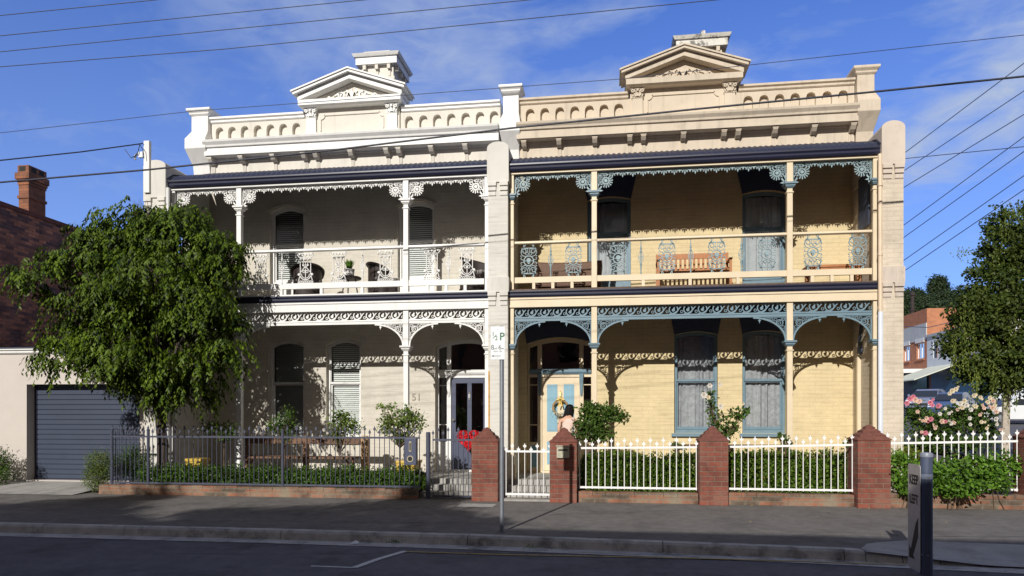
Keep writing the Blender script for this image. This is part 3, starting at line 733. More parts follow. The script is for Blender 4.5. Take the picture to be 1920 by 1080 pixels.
def parapet(par, x0, x1, c, mt, mw, arch_px):
    # frieze and niche wall; niches are real recesses
    m = MB(); yf = YW - .10
    ops = []
    for px in arch_px:
        a = X(px, yf); ops.append((a - .098, a + .098, 8.075, 8.41, .098))
    wall(m, lambda u, v, w_: (u, yf + w_, v), x0, x1, 7.3, 8.5, ops, .10)
    m.box(x0, x1, yf + .1005, YW + .25, 7.3, 8.5)
    o = m.build('parapet', mt, par)
    for a, b in ((x0, c - 1.16), (c + 1.16, x1)):   # coping
        m = MB(); m.loft([(8.50, a, b, yf - .015, YW + .27), (8.52, a, b, yf - .04, YW + .27), (8.56, a, b, yf - .04, YW + .27), (8.585, a, b, yf - .085, YW + .3), (8.63, a, b, yf - .085, YW + .3), (8.64, a, b, yf - .03, YW + .25)]); m.build('coping', mw, o)
    m = MB()   # main cornice
    m.loft([(7.66, x0, x1, YW - .36, yf), (7.83, x0, x1, YW - .36, yf), (7.84, x0, x1, YW - .40, yf), (7.88, x0, x1, YW - .41, yf), (7.94, x0, x1, YW - .46, yf), (7.98, x0, x1, YW - .47, yf), (8.0, x0, x1, YW - .44, yf), (8.03, x0, x1, YW - .14, yf)])
    m.box(x0, x1, YW - .14, yf, 7.62, 7.66)
    m.build('cornice', mw, o)
    for dx in (-3.43, -2.66, -1.88, -1.13, -.84, 0, .84, 1.13, 1.88, 2.66, 3.43):
        a = c + dx
        if a < x0 + .05 or a > x1 - .05: continue
        m = MB()
        m.loft([(7.50, a - .05, a + .05, YW - .17, yf), (7.53, a - .05, a + .05, YW - .24, yf), (7.60, a - .05, a + .05, YW - .31, yf), (7.618, a - .05, a + .05, YW - .31, yf)])
        m.box(a - .06, a + .06, YW - .32, yf, 7.619, 7.657)
        for q in (-.032, 0, .032): m.box(a + q - .012, a + q + .012, yf - .022, yf, 7.30, 7.495)
        m.box(a - .045, a + .045, yf - .006, yf, 7.30, 7.499)
        m.build('modillion', mt, o)
    # pediment
    m = MB(); ypf = YW - .30; W = 1.21
    m.box(c - 1.12, c + 1.12, yf - .06, YW + .25, 8.031, 8.66)
    p = m.build('pediment', mt, par)
    m = MB()
    m.loft([(8.66, c - W + .08, c + W - .08, ypf - .02, YW + .3), (8.69, c - W, c + W, ypf - .08, YW + .3), (8.81, c - W, c + W, ypf - .08, YW + .3)])
    yb = YW + .3
    for s in (-1, 1):
        def bar(za, zb, xw, yf_, apex, eave):
            a = [(c + s * xw, eave), (c, apex), (c, apex + zb), (c + s * xw, eave + zb)]
            if s > 0: a = a[::-1]
            m.prism(a[::-1] if False else a, yf_, yb)
        bar(0, .12, W + .02, ypf - .06, 9.24, 8.812)
        bar(0, .055, W + .10, ypf - .15, 9.362, 8.915)
        bar(0, .035, W + .14, ypf - .18, 9.418, 8.965)
    m.build('raking_cornice', mw, p)
    m = MB(); m.prism([(c - 1.15, 8.812), (c + 1.15, 8.812), (c, 9.23)], yf - .05, YW + .2); m.build('tympanum', mt, p)
    m = MB(); y0 = yf - .085; t = .04   # acanthus scrolls
    z0 = 8.85
    m.prism([(c - .05, z0), (c + .05, z0), (c + .035, z0 + .12), (c, z0 + .25), (c - .035, z0 + .12)], y0, y0 + t)
    for s in (-1, 1):
        for a0, r in ((.12, .20), (.08, .13)):
            m.strip([(c + s * .03, z0 + .04), (c + s * a0, z0 + r), (c + s * (a0 + .05), z0 + r - .05)], [.03, .045, .015], y0, t)
        m.spiral(c + s * .24, z0 + .085, .085, .02, 0 if s > 0 else PI, s * 1.3, .028, y0, t, 16)
        m.strip([(c + s * .05, z0 + .02), (c + s * .16, z0 + .01), (c + s * .33, z0 + .06), (c + s * .40, z0 + .02), (c + s * .52, z0 + .04)], .028, y0, t)
        m.spiral(c + s * .55, z0 + .055, .05, .012, PI, -s * 1.2, .024, y0, t, 12)
        m.strip([(c + s * .27, z0 + .16), (c + s * .36, z0 + .12), (c + s * .44, z0 + .08)], [.03, .03, .012], y0, t)
    m.build('acanthus_ornament', mt if mt is not M['offwhite'] else M['white'], p)
    # recessed panel moulding between the pilasters
    m = MB(); y1 = yf - .085
    m.box(c - .66, c + .66, y1, yf - .058, 8.50, 8.53); m.box(c - .76, c - .735, y1, yf - .058, 8.15, 8.40); m.box(c + .735, c + .76, y1, yf - .058, 8.15, 8.40)
    m.ring(c - .75, 8.52, .10, .022, y1, .027, 8, -PI / 2, 0); m.ring(c + .75, 8.52, .10, .022, y1, .027, 8, PI, 1.5 * PI)
    m.build('panel_moulding', mt, p)
    for s in (-1, 1):
        a = c + s * .965; m = MB()
        m.loft([(8.031, a - .15, a + .15, yf - .13, yf - .06), (8.10, a - .15, a + .15, yf - .13, yf - .06), (8.12, a - .115, a + .115, yf - .115, yf - .06), (8.455, a - .11, a + .11, yf - .11, yf - .06), (8.46, a - .125, a + .125, yf - .125, yf - .06), (8.48, a - .125, a + .125, yf - .125, yf - .06)])
        q = m.build('pilaster', mw if mw is M['white'] else mt, p)
        m = MB(); yc = yf - .13
        m.loft([(8.481, a - .10, a + .10, yc + .02, yf - .06), (8.62, a - .135, a + .135, yc - .02, yf - .06), (8.63, a - .16, a + .16, yc - .05, yf - .06), (8.658, a - .16, a + .16, yc - .05, yf - .06)])
        for sx_ in (-1, 1):
            m.spiral(a + sx_ * .10, 8.60, .045, .012, PI / 2, sx_ * 1.3, .02, yc - .05, .04, 12)
            m.strip([(a + sx_ * .03, 8.485), (a + sx_ * .07, 8.54), (a + sx_ * .055, 8.57)], [.04, .035, .02], yc - .02, .03)
            m.strip([(a + sx_ * .09, 8.485), (a + sx_ * .12, 8.53)], [.03, .02], yc - .015, .03)
        m.disc(a, 8.61, .025, yc - .055, .03, 8); m.strip([(a, 8.485), (a, 8.56)], [.04, .02], yc - .03, .03)
        m.build('capital', mw, q)
    return o

def bay_roof(par, x0, x1):
    m = MB(); prof = [(14.27, 6.665), (14.30, 6.72), (14.38, 6.785), (14.6, 6.885), (15.0, 7.03), (15.45, 7.19), (YW - .1, 7.325)]
    n = int((x1 - x0) / .019)
    for y, z in prof:
        for i in range(n + 1):
            a = x0 + (x1 - x0) * i / n
            m.v.append((a, y - .004 * math.sin(a * 2 * PI / .114), z + .011 * math.sin(a * 2 * PI / .114)))
    for r in range(len(prof) - 1):
        for i in range(n):
            p = r * (n + 1) + i; m.f.append((p, p + 1, p + n + 2, p + n + 1))
    o = m.build('verandah_roof', M['navyroof'], par, smooth=True)
    for z0_, nm in ((6.535, 'gutter'), (3.992, 'gutter')):
        g = MB(); hgt = .14 if z0_ > 5 else .125
        g.prism([(YG, z0_), (YG + .12, z0_), (YG + .12, z0_ + hgt * .8), (YG - .015, z0_ + hgt), (YG - .03, z0_ + hgt), (YG - .03, z0_ + hgt * .8), (YG - .005, z0_ + hgt * .55), (YG - .02, z0_ + hgt * .25)], x0 - (.0), x1, 'YZ')
        g.build('gutter', M['navy'], par)
    return o

def terrace(name, label, cat, x0, x1, c, posts, pal, side):
    h = thing(name, label, cat, (c, YW, 0))
    # front brick wall with its openings
    m = MB()
    wall(m, lambda u, v, w_: (u, YW + w_, v), x0, x1, -.2, 7.3, [o for o in pal['ops']], .30)
    m.build('front_wall', pal['wall'], h)
    # rest of the body
    m = MB(); xb0 = x0 - (.46 if side < 0 else .4); xb1 = x1 + (.35 if side > 0 else 0)
    if side < 0: m.box(xb0, xb0 + .3, YW + .001, 28, -.2, 7.3)
    if side > 0: m.box(xb1 - .3, xb1, YW + .001, 28, -.2, 7.3)
    m.box(xb0, xb1, 27.7, 28, -.2, 7.3)
    m.build('side_wall', pal['sidew'], h)
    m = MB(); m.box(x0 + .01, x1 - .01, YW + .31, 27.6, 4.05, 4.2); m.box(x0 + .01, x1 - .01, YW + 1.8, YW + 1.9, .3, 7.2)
    m.box(x0 + .01, x1 - .01, YW + .305, 27.6, .2, .32)
    m.build('interior', M['room'], h)
    m = MB(); m.prism([(YW + .26, 7.36), (27.9, 7.36), (27.9, 7.45), (22, 9.0), (YW + .26, 7.5)], xb0 + .01, xb1 - .01, 'YZ'); m.build('main_roof', M['navyroof'], h)
    # verandah and balcony structure
    m = MB(); m.box(x0, x1, YG + .05, YW, 4.102, 4.16); m.box(x0, x1, YG + .16, YW, 4.02, 4.10); m.build('balcony_floor', M['oldwood'] if side > 0 else M['white'], h)
    m = MB(); m.box(x0, x1, 14.25, YW, -.2, .32); m.build('verandah_floor', M['concrete'], h)
    m = MB(); m.box(x0, x1, YP - .09, YP + .06, 3.79, 3.99)
    m.box(x0, x1, YP - .11, YP - .09, 3.945, 3.989); m.box(x0, x1, YP - .08, YP + .05, 6.485, 6.534)
    m.build('verandah_beam', pal['post'], h)
    bay_roof(h, x0 + .003, x1 - .003)
    for i, px in enumerate(posts):
        eng = i in (0, 3)
        post(px, .055, .32, 3.79, 3.04, pal, h, eng)
        post(px, .055, 4.16, 6.485, 6.08, pal, h, eng)
    for i in range(3):
        a, b = posts[i] + .056, posts[i + 1] - .056
        fringe(a, b, 6.484, YP, pal['lace'], h)
        corner_bracket(a, 1, 6.484, YP, pal['lace'], h); corner_bracket(b, -1, 6.484, YP, pal['lace'], h)
        scroll_frieze(a, b, 3.605, 3.789, YP, pal['frieze'], h)
        arch_bracket(a, 1, 3.515, YP, pal['frieze'], h); arch_bracket(b, -1, 3.515, YP, pal['frieze'], h)
        m = MB(); m.loft([(5.075, a, b, YP - .03, YP + .03), (5.09, a, b, YP - .05, YP + .05), (5.125, a, b, YP - .045, YP + .045), (5.135, a, b, YP - .03, YP + .03)])
        m.build('handrail', pal['post'], h)
        m = MB(); m.box(a, b, YP - .035, YP + .035, 4.29, 4.405)
        for q in range(1, 4): m.box(a + (b - a) * q / 4 - .03, a + (b - a) * q / 4 + .03, YP - .03, YP + .03, 4.16, 4.289)
        m.build('bottom_rail', pal['post'], h)
    for px in pal['panels']: (panel_blue if side > 0 else panel_white)(X(px, YP), 4.406, 5.074, YP, pal['lace2'], h)
    for px in pal['spindles']: spindle(X(px, YP), 4.406, 5.074, YP, pal['lace2'], h)
    parapet(h, x0 + (.0 if side > 0 else .1), x1, c, pal['render'], pal['trim'], pal['arches'])
    return h

def door(par, x0, x1, dx0, dx1, pal, side):
    y = YW + .20; zb, zd, zt = .33, 2.46, 3.28
    f = MB(); fr = .05
    f.box(x0 + .003, x0 + fr, y - .04, y + .06, zb, 3.2); f.box(x1 - fr, x1 - .003, y - .04, y + .06, zb, 3.2)
    f.box(dx0 - .10, dx0 - .005, y - .05, y + .05, zb, 3.3); f.box(dx1 + .005, dx1 + .10, y - .05, y + .05, zb, 3.3)
    n = 10; half = (x1 - x0) / 2; c = (x0 + x1) / 2; rise = .14; Rr = (half * half + rise * rise) / (2 * rise)
    ar = [(c + half * k, 3.20 + math.sqrt(max(Rr * Rr - (k * half) ** 2, 0)) - (Rr - rise)) for k in [-.97 + 1.94 * i / n for i in range(n + 1)]]
    for i in range(n):
        (a, za), (b, zb_) = ar[i], ar[i + 1]
        f.add([(a, y - .052, za - .09), (b, y - .052, zb_ - .09), (b, y - .052, zb_ - .003), (a, y - .052, za - .003), (a, y + .05, za - .09), (b, y + .05, zb_ - .09)], [(0, 1, 2, 3), (0, 4, 5, 1)])
    f.box(x0 + .05, x1 - .05, y - .035, y + .04, zd + .004, zd + .07)
    for a, b in ((x0 + .05, dx0 - .10), (dx1 + .10, x1 - .05)):
        if b - a > .04: f.box(a, b, y - .02, y + .02, zb, 1.0); f.box(a, b, y - .015, y + .015, 1.38, 1.40); f.box(a, b, y - .015, y + .015, 2.28, 2.30)
    f.box(dx0, dx1, y - .12, y + .12, zb - .01, zb + .035)
    o = f.build('door_frame', pal['dframe'], par)
    t = MB(); t.loft([(zd + .071, x0 + .05, x1 - .05, y - .06, y + .04), (zd + .12, x0 + .05, x1 - .05, y - .09, y + .04), (zd + .17, x0 + .05, x1 - .05, y - .09, y + .04), (zd + .19, x0 + .05, x1 - .05, y - .05, y + .04)])
    for a in (dx0 - .052, dx1 + .052):
        t.loft([(zd - .42, a - .02, a + .02, y - .07, y - .052), (zd - .32, a - .03, a + .03, y - .085, y - .052), (zd - .05, a - .04, a + .04, y - .10, y - .052), (zd + .07, a - .048, a + .048, y - .11, y - .052)])
    t.build('transom', pal['transom'], o)
    g = MB(); g.quad((x0 + .05, y, 1.0), (dx0 - .1, y, 1.0), (dx0 - .1, y, 2.53), (x0 + .05, y, 2.53)); g.quad((dx1 + .1, y, 1.0), (x1 - .05, y, 1.0), (x1 - .05, y, 2.53), (dx1 + .1, y, 2.53))
    g.add([(x0 + .05, y, 2.6), (x1 - .05, y, 2.6)] + [(a, y, zz - .05) for a, zz in ar[::-1]], [tuple(range(n + 3))])
    g.build('pane', LOWIRON, o)
    d_ = MB(); yd = y - .01
    if side < 0:
        s = .10; cxm = (dx0 + dx1) / 2
        d_.box(dx0, dx0 + s, yd, yd + .045, zb + .04, zd); d_.box(dx1 - s, dx1, yd, yd + .045, zb + .04, zd); d_.box(cxm - .05, cxm + .05, yd, yd + .045, 1.23, zd - .12)
        d_.box(dx0 + s, dx1 - s, yd, yd + .045, zd - .12, zd); d_.box(dx0 + s, dx1 - s, yd, yd + .045, 1.12, 1.23)
        d_.box(dx0 + s, dx1 - s, yd + .012, yd + .04, zb + .04, 1.12)
        for a, b in ((dx0 + s + .05, cxm - .05), (cxm + .05, dx1 - s - .05)): d_.box(a, b, yd + .004, yd + .011, zb + .16, 1.05)
        do = d_.build('door', M['doorgrey'], par)
        g = MB(); g.quad((dx0 + s, yd + .02, 1.23), (dx1 - s, yd + .02, 1.23), (dx1 - s, yd + .02, zd - .12), (dx0 + s, yd + .02, zd - .12)); g.build('pane', LOWIRON, do)
        m = MB(); m.loft([(1.95, cxm - .022, cxm + .022, yd - .012, yd), (2.14, cxm - .022, cxm + .022, yd - .012, yd)]); m.lathe([(.02, 0), (.02, .012)], (cxm, yd - .01, 2.1), 10, 'Y'); m.tube([(cxm - .012, yd - .02, 2.09), (cxm - .014, yd - .03, 2.0), (cxm + .014, yd - .03, 2.0), (cxm + .012, yd - .02, 2.09)], .006)
        m.build('knocker', M['chrome'], do)
        m = MB(); m.lathe([(.012, 0), (.012, .02), (.032, .03), (.034, .05), (.015, .065)], (dx0 + .05, yd, 1.50), 12, 'Y'); m.lathe([(.02, 0), (.02, .02)], (dx0 + .05, yd, 1.02), 10, 'Y'); m.build('handle', M['chrome'], do)
    else:
        d_.box(dx0, dx1, yd, yd + .045, zb + .04, zd)
        do = d_.build('door', M['cream'], par)
        m = MB(); cxm = (dx0 + dx1) / 2
        for a, b in ((dx0 + .11, cxm - .07), (cxm + .07, dx1 - .11)):
            for za, zb2 in ((.50, 1.02), (1.24, zd - .16)):
                m.box(a, b, yd - .006, yd - .001, za, zb2)
                m.box(a + .03, b - .03, yd - .014, yd - .0065, za + .03, zb2 - .03)
        m.box(x0 + .07, dx0 - .12, y - .027, y - .021, zb + .1, .93); m.box(dx1 + .12, x1 - .07, y - .027, y - .021, zb + .1, .93)
        m.build('door_panel', M['doorblue'], do)
        m = MB(); m.tube([(cxm, yd - .01, 2.16), (cxm - .01, yd - .035, 2.05), (cxm + .01, yd - .03, 1.95)], .008); m.lathe([(.02, 0), (.02, .03)], (cxm, yd, 1.32), 10, 'Y'); m.build('knocker', M['gold'], do)
    return o

OR = [(-1.90, -.42, .32, 3.34, .14), (1.33, 2.25, 1.22, 3.42, .07), (2.76, 3.66, 1.22, 3.42, .07), (-.55, .40, 4.17, 6.42, .07), (2.76, 3.66, 4.17, 6.42, .07)]
OL = [(-8.02, -7.14, 1.02, 3.37, .14), (-6.60, -5.76, 1.02, 3.37, .14), (-4.0, -2.6, .32, 3.34, .14), (-7.99, -7.14, 4.17, 6.50, .14), (-4.88, -4.02, 4.17, 6.50, .14)]
palR = dict(wall=M['rbrick'], sidew=M['pbrick'], post=M['cream'], cap=M['slate'], lace=M['ironblue'], frieze=M['slate'], lace2=M['ironblue'], render=M['tan'], trim=M['tan'],
            ops=OR, dframe=M['cream'], transom=M['slate'],
            panels=[991.5, 1075, 1159, 1250.4, 1343.8, 1438, 1524.4, 1608], spindles=[1032.7, 1201.7, 1295, 1390],
            arches=[994, 1021.3, 1049.5, 1077.5, 1105, 1132.5, 1160, 1402.8, 1432.4, 1461.8, 1491, 1520.6, 1550.9, 1581])
palL = dict(wall=M['lbrick'], sidew=M['lbrick'], post=M['white'], cap=M['white'], lace=M['white'], frieze=M['white'], lace2=M['white'], render=M['offwhite'], trim=M['white'],
            ops=OL, dframe=M['white'], transom=M['white'],
            panels=[488.8, 573, 635, 723, 809.8, 875.8], spindles=[529, 680, 841],
            arches=[411.7, 435, 458.7, 483, 507, 531, 555.5, 767, 793.7, 819.6, 846, 873, 900, 926.3])
HR = terrace('terrace_house', 'yellow and tan two-storey terrace house with pale blue iron lace, right of the pair', 'house', -2.08, 5.0, 1.5, [-2.02, -.36, 3.38, 4.93], palR, 1)
HL = terrace('terrace_house', 'white and grey two-storey terrace house with white iron lace, behind the leafy street tree', 'house', -9.53, -2.48, -5.91, [-9.45, -7.93, -4.24, -2.54], palL, -1)
pier(HR, 5.0, 5.37, M['tanpier'], M['pbrick'], -1)
pier(HL, -2.48, -2.08, M['lpier'], M['lpbrick'], 1)
pier(HL, -10.01, -9.53, M['lpier'], M['lpbrick'], 1, opening=True)
loft_pillar(HR, 5.0, 5.38, M['tan'], 8.82); loft_pillar(HL, -2.42, -2.03, M['white'], 8.9); loft_pillar(HL, -9.86, -9.40, M['white'], 8.82)
m = MB(); m.box(-2.48, -2.08, YW + .001, 28, -.2, 7.3); m.build('party_wall', M['lbrick'], HL)
for o in (OR[1], OR[2]): sash_window(HR, o[0], o[1], o[2], o[3], o[4], 2.37, M['slate'], 'lace'); hood(HR, o[0], o[1], o[2], o[3], o[4], 3.95, M['hood'])
for o in (OR[3], OR[4]): sash_window(HR, o[0], o[1], o[2], o[3], o[4], 5.64, M['slate'], 'net', False, .28); hood(HR, o[0], o[1], o[2], o[3], o[4], 6.85, M['hood'])
hood(HR, OR[0][0], OR[0][1], OR[0][2], OR[0][3], OR[0][4], 3.95, M['hood'])
for o in (OL[0], OL[1]): sash_window(HL, o[0], o[1], o[2], o[3], o[4], 2.36, M['white'], 'blind')
for o in (OL[3], OL[4]): sash_window(HL, o[0], o[1], o[2], o[3], o[4], 5.62, M['white'], 'blind', False, .5)
door(HR, -1.90, -.42, -1.57, -.74, palR, 1)
door(HL, -4.0, -2.6, -3.66, -2.82, palL, -1)
for o in OL:   # moulded label over the openings
    m = MB(); half = (o[1] - o[0]) / 2 + .04; r = o[4]; Rr = (half * half + r * r) / (2 * r); c = (o[0] + o[1]) / 2
    m.strip([(c + half * (-1 + i / 6), o[3] - r + .05 + math.sqrt(Rr * Rr - (half * (-1 + i / 6)) ** 2) - (Rr - r)) for i in range(13)], .05, YW - .025, .024)
    m.build('arch_moulding', M['lbrick'], HL)
# side wall details of the yellow verandah
m = MB(); m.box(4.975, 4.999, 14.85, 15.45, 5.35, 6.42); m.build('painted_niche', M['hood'], HR)
m = MB()
for i in range(8):
    a0, a1 = i / 8, (i + 1) / 8
    za = 3.0 + .75 * math.sin(a0 * PI / 2); zb = 3.0 + .75 * math.sin(a1 * PI / 2)
    ya = 15.45 - .45 * (1 - math.cos(a0 * PI / 2)); yb = 15.45 - .45 * (1 - math.cos(a1 * PI / 2))
    m.add([(4.97, ya, za), (4.97, yb, zb), (4.97, yb - .16, zb + .02), (4.97, ya - .16, za + .02)], [(0, 1, 2, 3)])
m.box(4.96, 4.999, 15.28, 15.46, 2.86, 3.0); m.build('painted_arch', M['hood'], HR)
m = MB(); m.box(4.93, 4.998, 15.36, 15.46, .32, 2.858); m.build('side_pilaster', M['cream'], HR)
# downpipes
for (a, b, mt) in ((4.93, HR, M['creampipe']), (-9.50, HL, M['white'])):
    m = MB(); m.tube([(a + .03, 14.20, 6.50), (a + .03, 14.19, 4.2), (a + .03, 14.18, 3.55)], .04, 8)
    for z in (5.9, 4.6, 3.6): m.tube([(a + .03, 14.19, z), (a + .03, 14.19, z + .05)], .047, 8)
    m.build('downpipe', mt, b, smooth=True)
    m = MB(); m.tube([(a + .03, 14.18, 3.549), (a + .03, 14.18, .02)], .045, 8); m.build('lower_downpipe', M['pipe'] if b is HR else M['white'], b, smooth=True)
m = MB(); m.box(-2.478, -2.448, 14.19, 14.1995, .3, 2.5); m.build('rust_strip', mat('rust_stained_strip', (0.55, 0.30, 0.06), .8, .3, 8), HL)
# steps at both doors
for a, b, h_ in ((-3.75, -2.5, HL), (-2.05, -.9, HR)):
    m = MB(); m.box(a, b, 13.95, 14.249, -.1, .22); m.box(a, b, 13.65, 13.949, -.1, .11)
    m.build('entry_step', M['concrete'], h_)
def text_obj(body, size, loc, rot, mt, par, name='lettering', ext=.002, font_w=1.0, align='CENTER', off=0.0):
    cu = bpy.data.curves.new(name, 'FONT'); cu.body = body; cu.size = size; cu.extrude = ext; cu.align_x = align; cu.resolution_u = 3; cu.offset = off
    t = bpy.data.objects.new(name, cu); COL.objects.link(t)
    bpy.context.view_layer.update()
    me = bpy.data.meshes.new_from_object(t.evaluated_get(bpy.context.evaluated_depsgraph_get()))
    bpy.data.objects.remove(t)
    me.name = name; me.materials.clear(); me.materials.append(mt)
    o = bpy.data.objects.new(name, me); COL.objects.link(o)
    if par: o.parent = par
    o.location = Vector(loc) - base_of(par); o.rotation_euler = rot; o.scale = (font_w, 1, 1)
    BASE[o.name] = Vector(loc)
    return o
NUMM = mat('dull_bronze_number', (0.30, 0.26, 0.20), .5, .05)
t51 = text_obj('51', .24, (X(781, YW), YW - .008, at(777, 751, YW).z), (PI / 2, 0, 0), NUMM, HL, 'house_number', .005)
# chimneys
def chimney(par, mt, mtop, c, zc, w_, d_, y0, rough):
    m = MB(); a, b = c - w_ / 2, c + w_ / 2; y1 = y0 + d_
    m.loft([(7.4, a + .12, b - .12, y0 + .12, y1 - .12), (zc - .66, a + .12, b - .12, y0 + .12, y1 - .12), (zc - .64, a + .08, b - .08, y0 + .08, y1 - .08), (zc - .56, a + .08, b - .08, y0 + .08, y1 - .08), (zc - .55, a + .12, b - .12, y0 + .12, y1 - .12), (zc - .26, a + .12, b - .12, y0 + .12, y1 - .12)])
    for k in range(3):
        q = a + .22 + (w_ - .44) * k / 2; m.box(q - .04, q + .04, y0 + .02, y0 + .119, zc - .38, zc - .262); m.box(q - .03, q + .03, y0 + .09, y0 + .119, zc - .54, zc - .381)
        for xx, s in ((a, 1), (b, -1)):
            q2 = y0 + .25 + (d_ - .5) * k / 2; lo, hi = sorted((xx + s * .02, xx + s * .119)); m.box(lo, hi, q2 - .04, q2 + .04, zc - .38, zc - .262)
    o = m.build('chimney', mt, par)
    m = MB(); m.loft([(zc - .26, a, b, y0, y1), (zc - .08, a, b, y0, y1), (zc - .075, a - .04, b + .04, y0 - .04, y1 + .04), (zc - .04, a - .06, b + .06, y0 - .06, y1 + .06), (zc, a - .08, b + .08, y0 - .08, y1 + .08), (zc + .015, a, b, y0, y1)])
    m.build('chimney_cornice', mtop, o)
    m = MB()
    if not rough: m.loft([(zc + .015, a + .14, b - .2, y0 + .1, y1 - .1), (zc + .13, a + .17, b - .23, y0 + .14, y1 - .14)]); m.build('chimney_top', mt, o)
    else:
        r = random.Random(3)
        for k in range(26):
            q = a + .15 + r.random() * (w_ - .5); s = .06 + r.random() * .09; yy = y0 + .05 + r.random() * (d_ - .3)
            m.box(q, q + s * 1.5, yy, yy + s, zc + .012, zc + .05 + r.random() * .11)
        m.build('crumbling_brick_top', mtop, o)
    return o
cL = at(705, 100, 17.5); chimney(HL, M['offwhite'], M['white'], cL.x, cL.z, 1.08, 1.15, 17.5, False)
cR = at(1316, 66, 17.5); chimney(HR, M['tan'], mat('flaking_white_paint', (0.70, 0.68, 0.62), .8, .12, 4, col2=(.16, .15, .14), c2s=6, c2lo=.5, c2hi=.62), cR.x, cR.z, 1.20, 1.15, 17.5, True)
# ------------------------------------------------------------------ setting
def sheet(name, pts, mt, kind='structure', z=None):
    m = MB(); m.add(pts, [tuple(range(len(pts)))]); o = m.build(name, mt); tag(o, kind=kind); return o
KX = [(-80, 9.5), (-14, 9.5), (-9, 9.49), (-4.6, 9.50), (-1.9, 9.44), (.7, 9.28), (2.2, 9.16), (3.6, 9.0), (4.6, 8.9), (5.8, 8.8), (7.4, 8.9), (9.5, 9.8), (10.5, 12), (10.8, 16)]
def kz(x): return 0.0 if x < 2.9 else max(-.11, -(x - 2.9) * .08)
sheet('ground', [(-900, -600, -.35), (900, -600, -.35), (900, 900, -.35), (-900, 900, -.35)], M['soil'])
m = MB()
for i in range(len(KX) - 1):
    (a, ya), (b, yb) = KX[i], KX[i + 1]
    if i < 11: m.quad((a, -2.2, -.12), (b, -2.2, -.12), (b, yb - .30, -.12), (a, ya - .30, -.12))
m.quad((9.5, -2.2, -.12), (80, -2.2, -.12), (80, 14, -.10), (9.5, 9.5, -.12))
o = m.build('road', M['asphalt']); tag(o, kind='structure')
m = MB()
m.quad((9.5, 9.5, -.1199), (80, 14, -.0999), (80, 14.01, .0), (10.4, 12.0, -.06))
for k in range(12):   # the side street climbs away
    y0, y1 = 12 + k * 12, 12 + (k + 1) * 12
    m.quad((10.4 - .0 * k, y0, -.06 + (y0 - 12) * .044), (80, y0, -.06 + (y0 - 12) * .044), (80, y1, -.06 + (y1 - 12) * .044), (10.4, y1, -.06 + (y1 - 12) * .044))
o = m.build('side_street', M['asphalt']); tag(o, kind='structure')
def sz(y): return -.06 + (y - 12) * .044
m = MB(); m.quad((12.5, 30.4, sz(30.4) + .006), (40, 30.4, sz(30.4) + .006), (40, 30.55, sz(30.55) + .006), (12.5, 30.55, sz(30.55) + .006))
tag(m.build('road_marking', M['paintline']), kind='structure')
# footpath
def ky(x):
    for i in range(len(KX) - 1):
        if KX[i][0] <= x <= KX[i + 1][0]:
            t = (x - KX[i][0]) / (KX[i + 1][0] - KX[i][0]); return KX[i][1] * (1 - t) + KX[i + 1][1] * t
    return 9.0
m = MB(); fx = [-80, -14, -9, -4.6, -1.9, .7, 2.2] + [2.6 + .2 * k for k in range(35)] + [9.5, 10.5]
for a, b in zip(fx, fx[1:]):
    m.quad((a, ky(a) + .148, kz(a)), (b, ky(b) + .148, kz(b)), (b, ky(b) + 1.4, 0), (a, ky(a) + 1.4, 0))
    m.quad((a, ky(a) + 1.4, 0), (b, ky(b) + 1.4, 0), (b, 14.6, 0.0), (a, 14.6, 0.0))
m.build('footpath', M['path'])['kind'] = 'structure'
m = MB(); m.quad((-80, -5.2, .0), (80, -5.2, .0), (80, -2.2, .0), (-80, -2.2, .0)); m.box(-80, 80, -2.2, -2.05, -.13, .004)
m.build('far_footpath', M['path'])['kind'] = 'structure'
# kerb: stones with joints, and the gutter channel
m = MB(); joints = [gr(px, py).x for px, py in ((-700, 975), (-250, 978), (230, 989), (527, 995), (877, 1005), (1243, 1018), (1580, 1030))]
def ky(x):
    for i in range(len(KX) - 1):
        if KX[i][0] <= x <= KX[i + 1][0]:
            t = (x - KX[i][0]) / (KX[i + 1][0] - KX[i][0]); return KX[i][1] * (1 - t) + KX[i + 1][1] * t
    return 9.0
xs = sorted(set([-80, -30] + joints + [3.0 + .4 * k for k in range(12)]))
for i in range(len(xs) - 1):
    a, b = xs[i], xs[i + 1]; n = 3
    for k in range(n):
        p, q = a + (b - a) * k / n + (.005 if k == 0 else 0), a + (b - a) * (k + 1) / n - (.005 if k == n - 1 else 0)
        zp, zq = kz(p) + .004, kz(q) + .004
        prof = lambda x, z: [(x, ky(x) - .03, -.125), (x, ky(x) - .005, z - .03), (x, ky(x) + .02, z), (x, ky(x) + .15, z), (x, ky(x) + .15, -.125)]
        A, B_ = prof(p, zp), prof(q, zq)
        m.add(A + B_, [(j, j + 1, j + 6, j + 5) for j in range(4)] + [(0, 1, 2, 3, 4), (9, 8, 7, 6, 5)])
o = m.build('kerb', M['kerb']); tag(o, kind='structure')
m = MB()
for i in range(len(KX) - 3):
    (a, ya), (b, yb) = KX[i], KX[i + 1]
    m.quad((a, ya - .34, -.114), (b, yb - .34, -.114), (b, yb - .03, -.119), (a, ya - .03, -.119))
m.build('gutter_channel', M['kerb'])['kind'] = 'structure'
zr = -.114
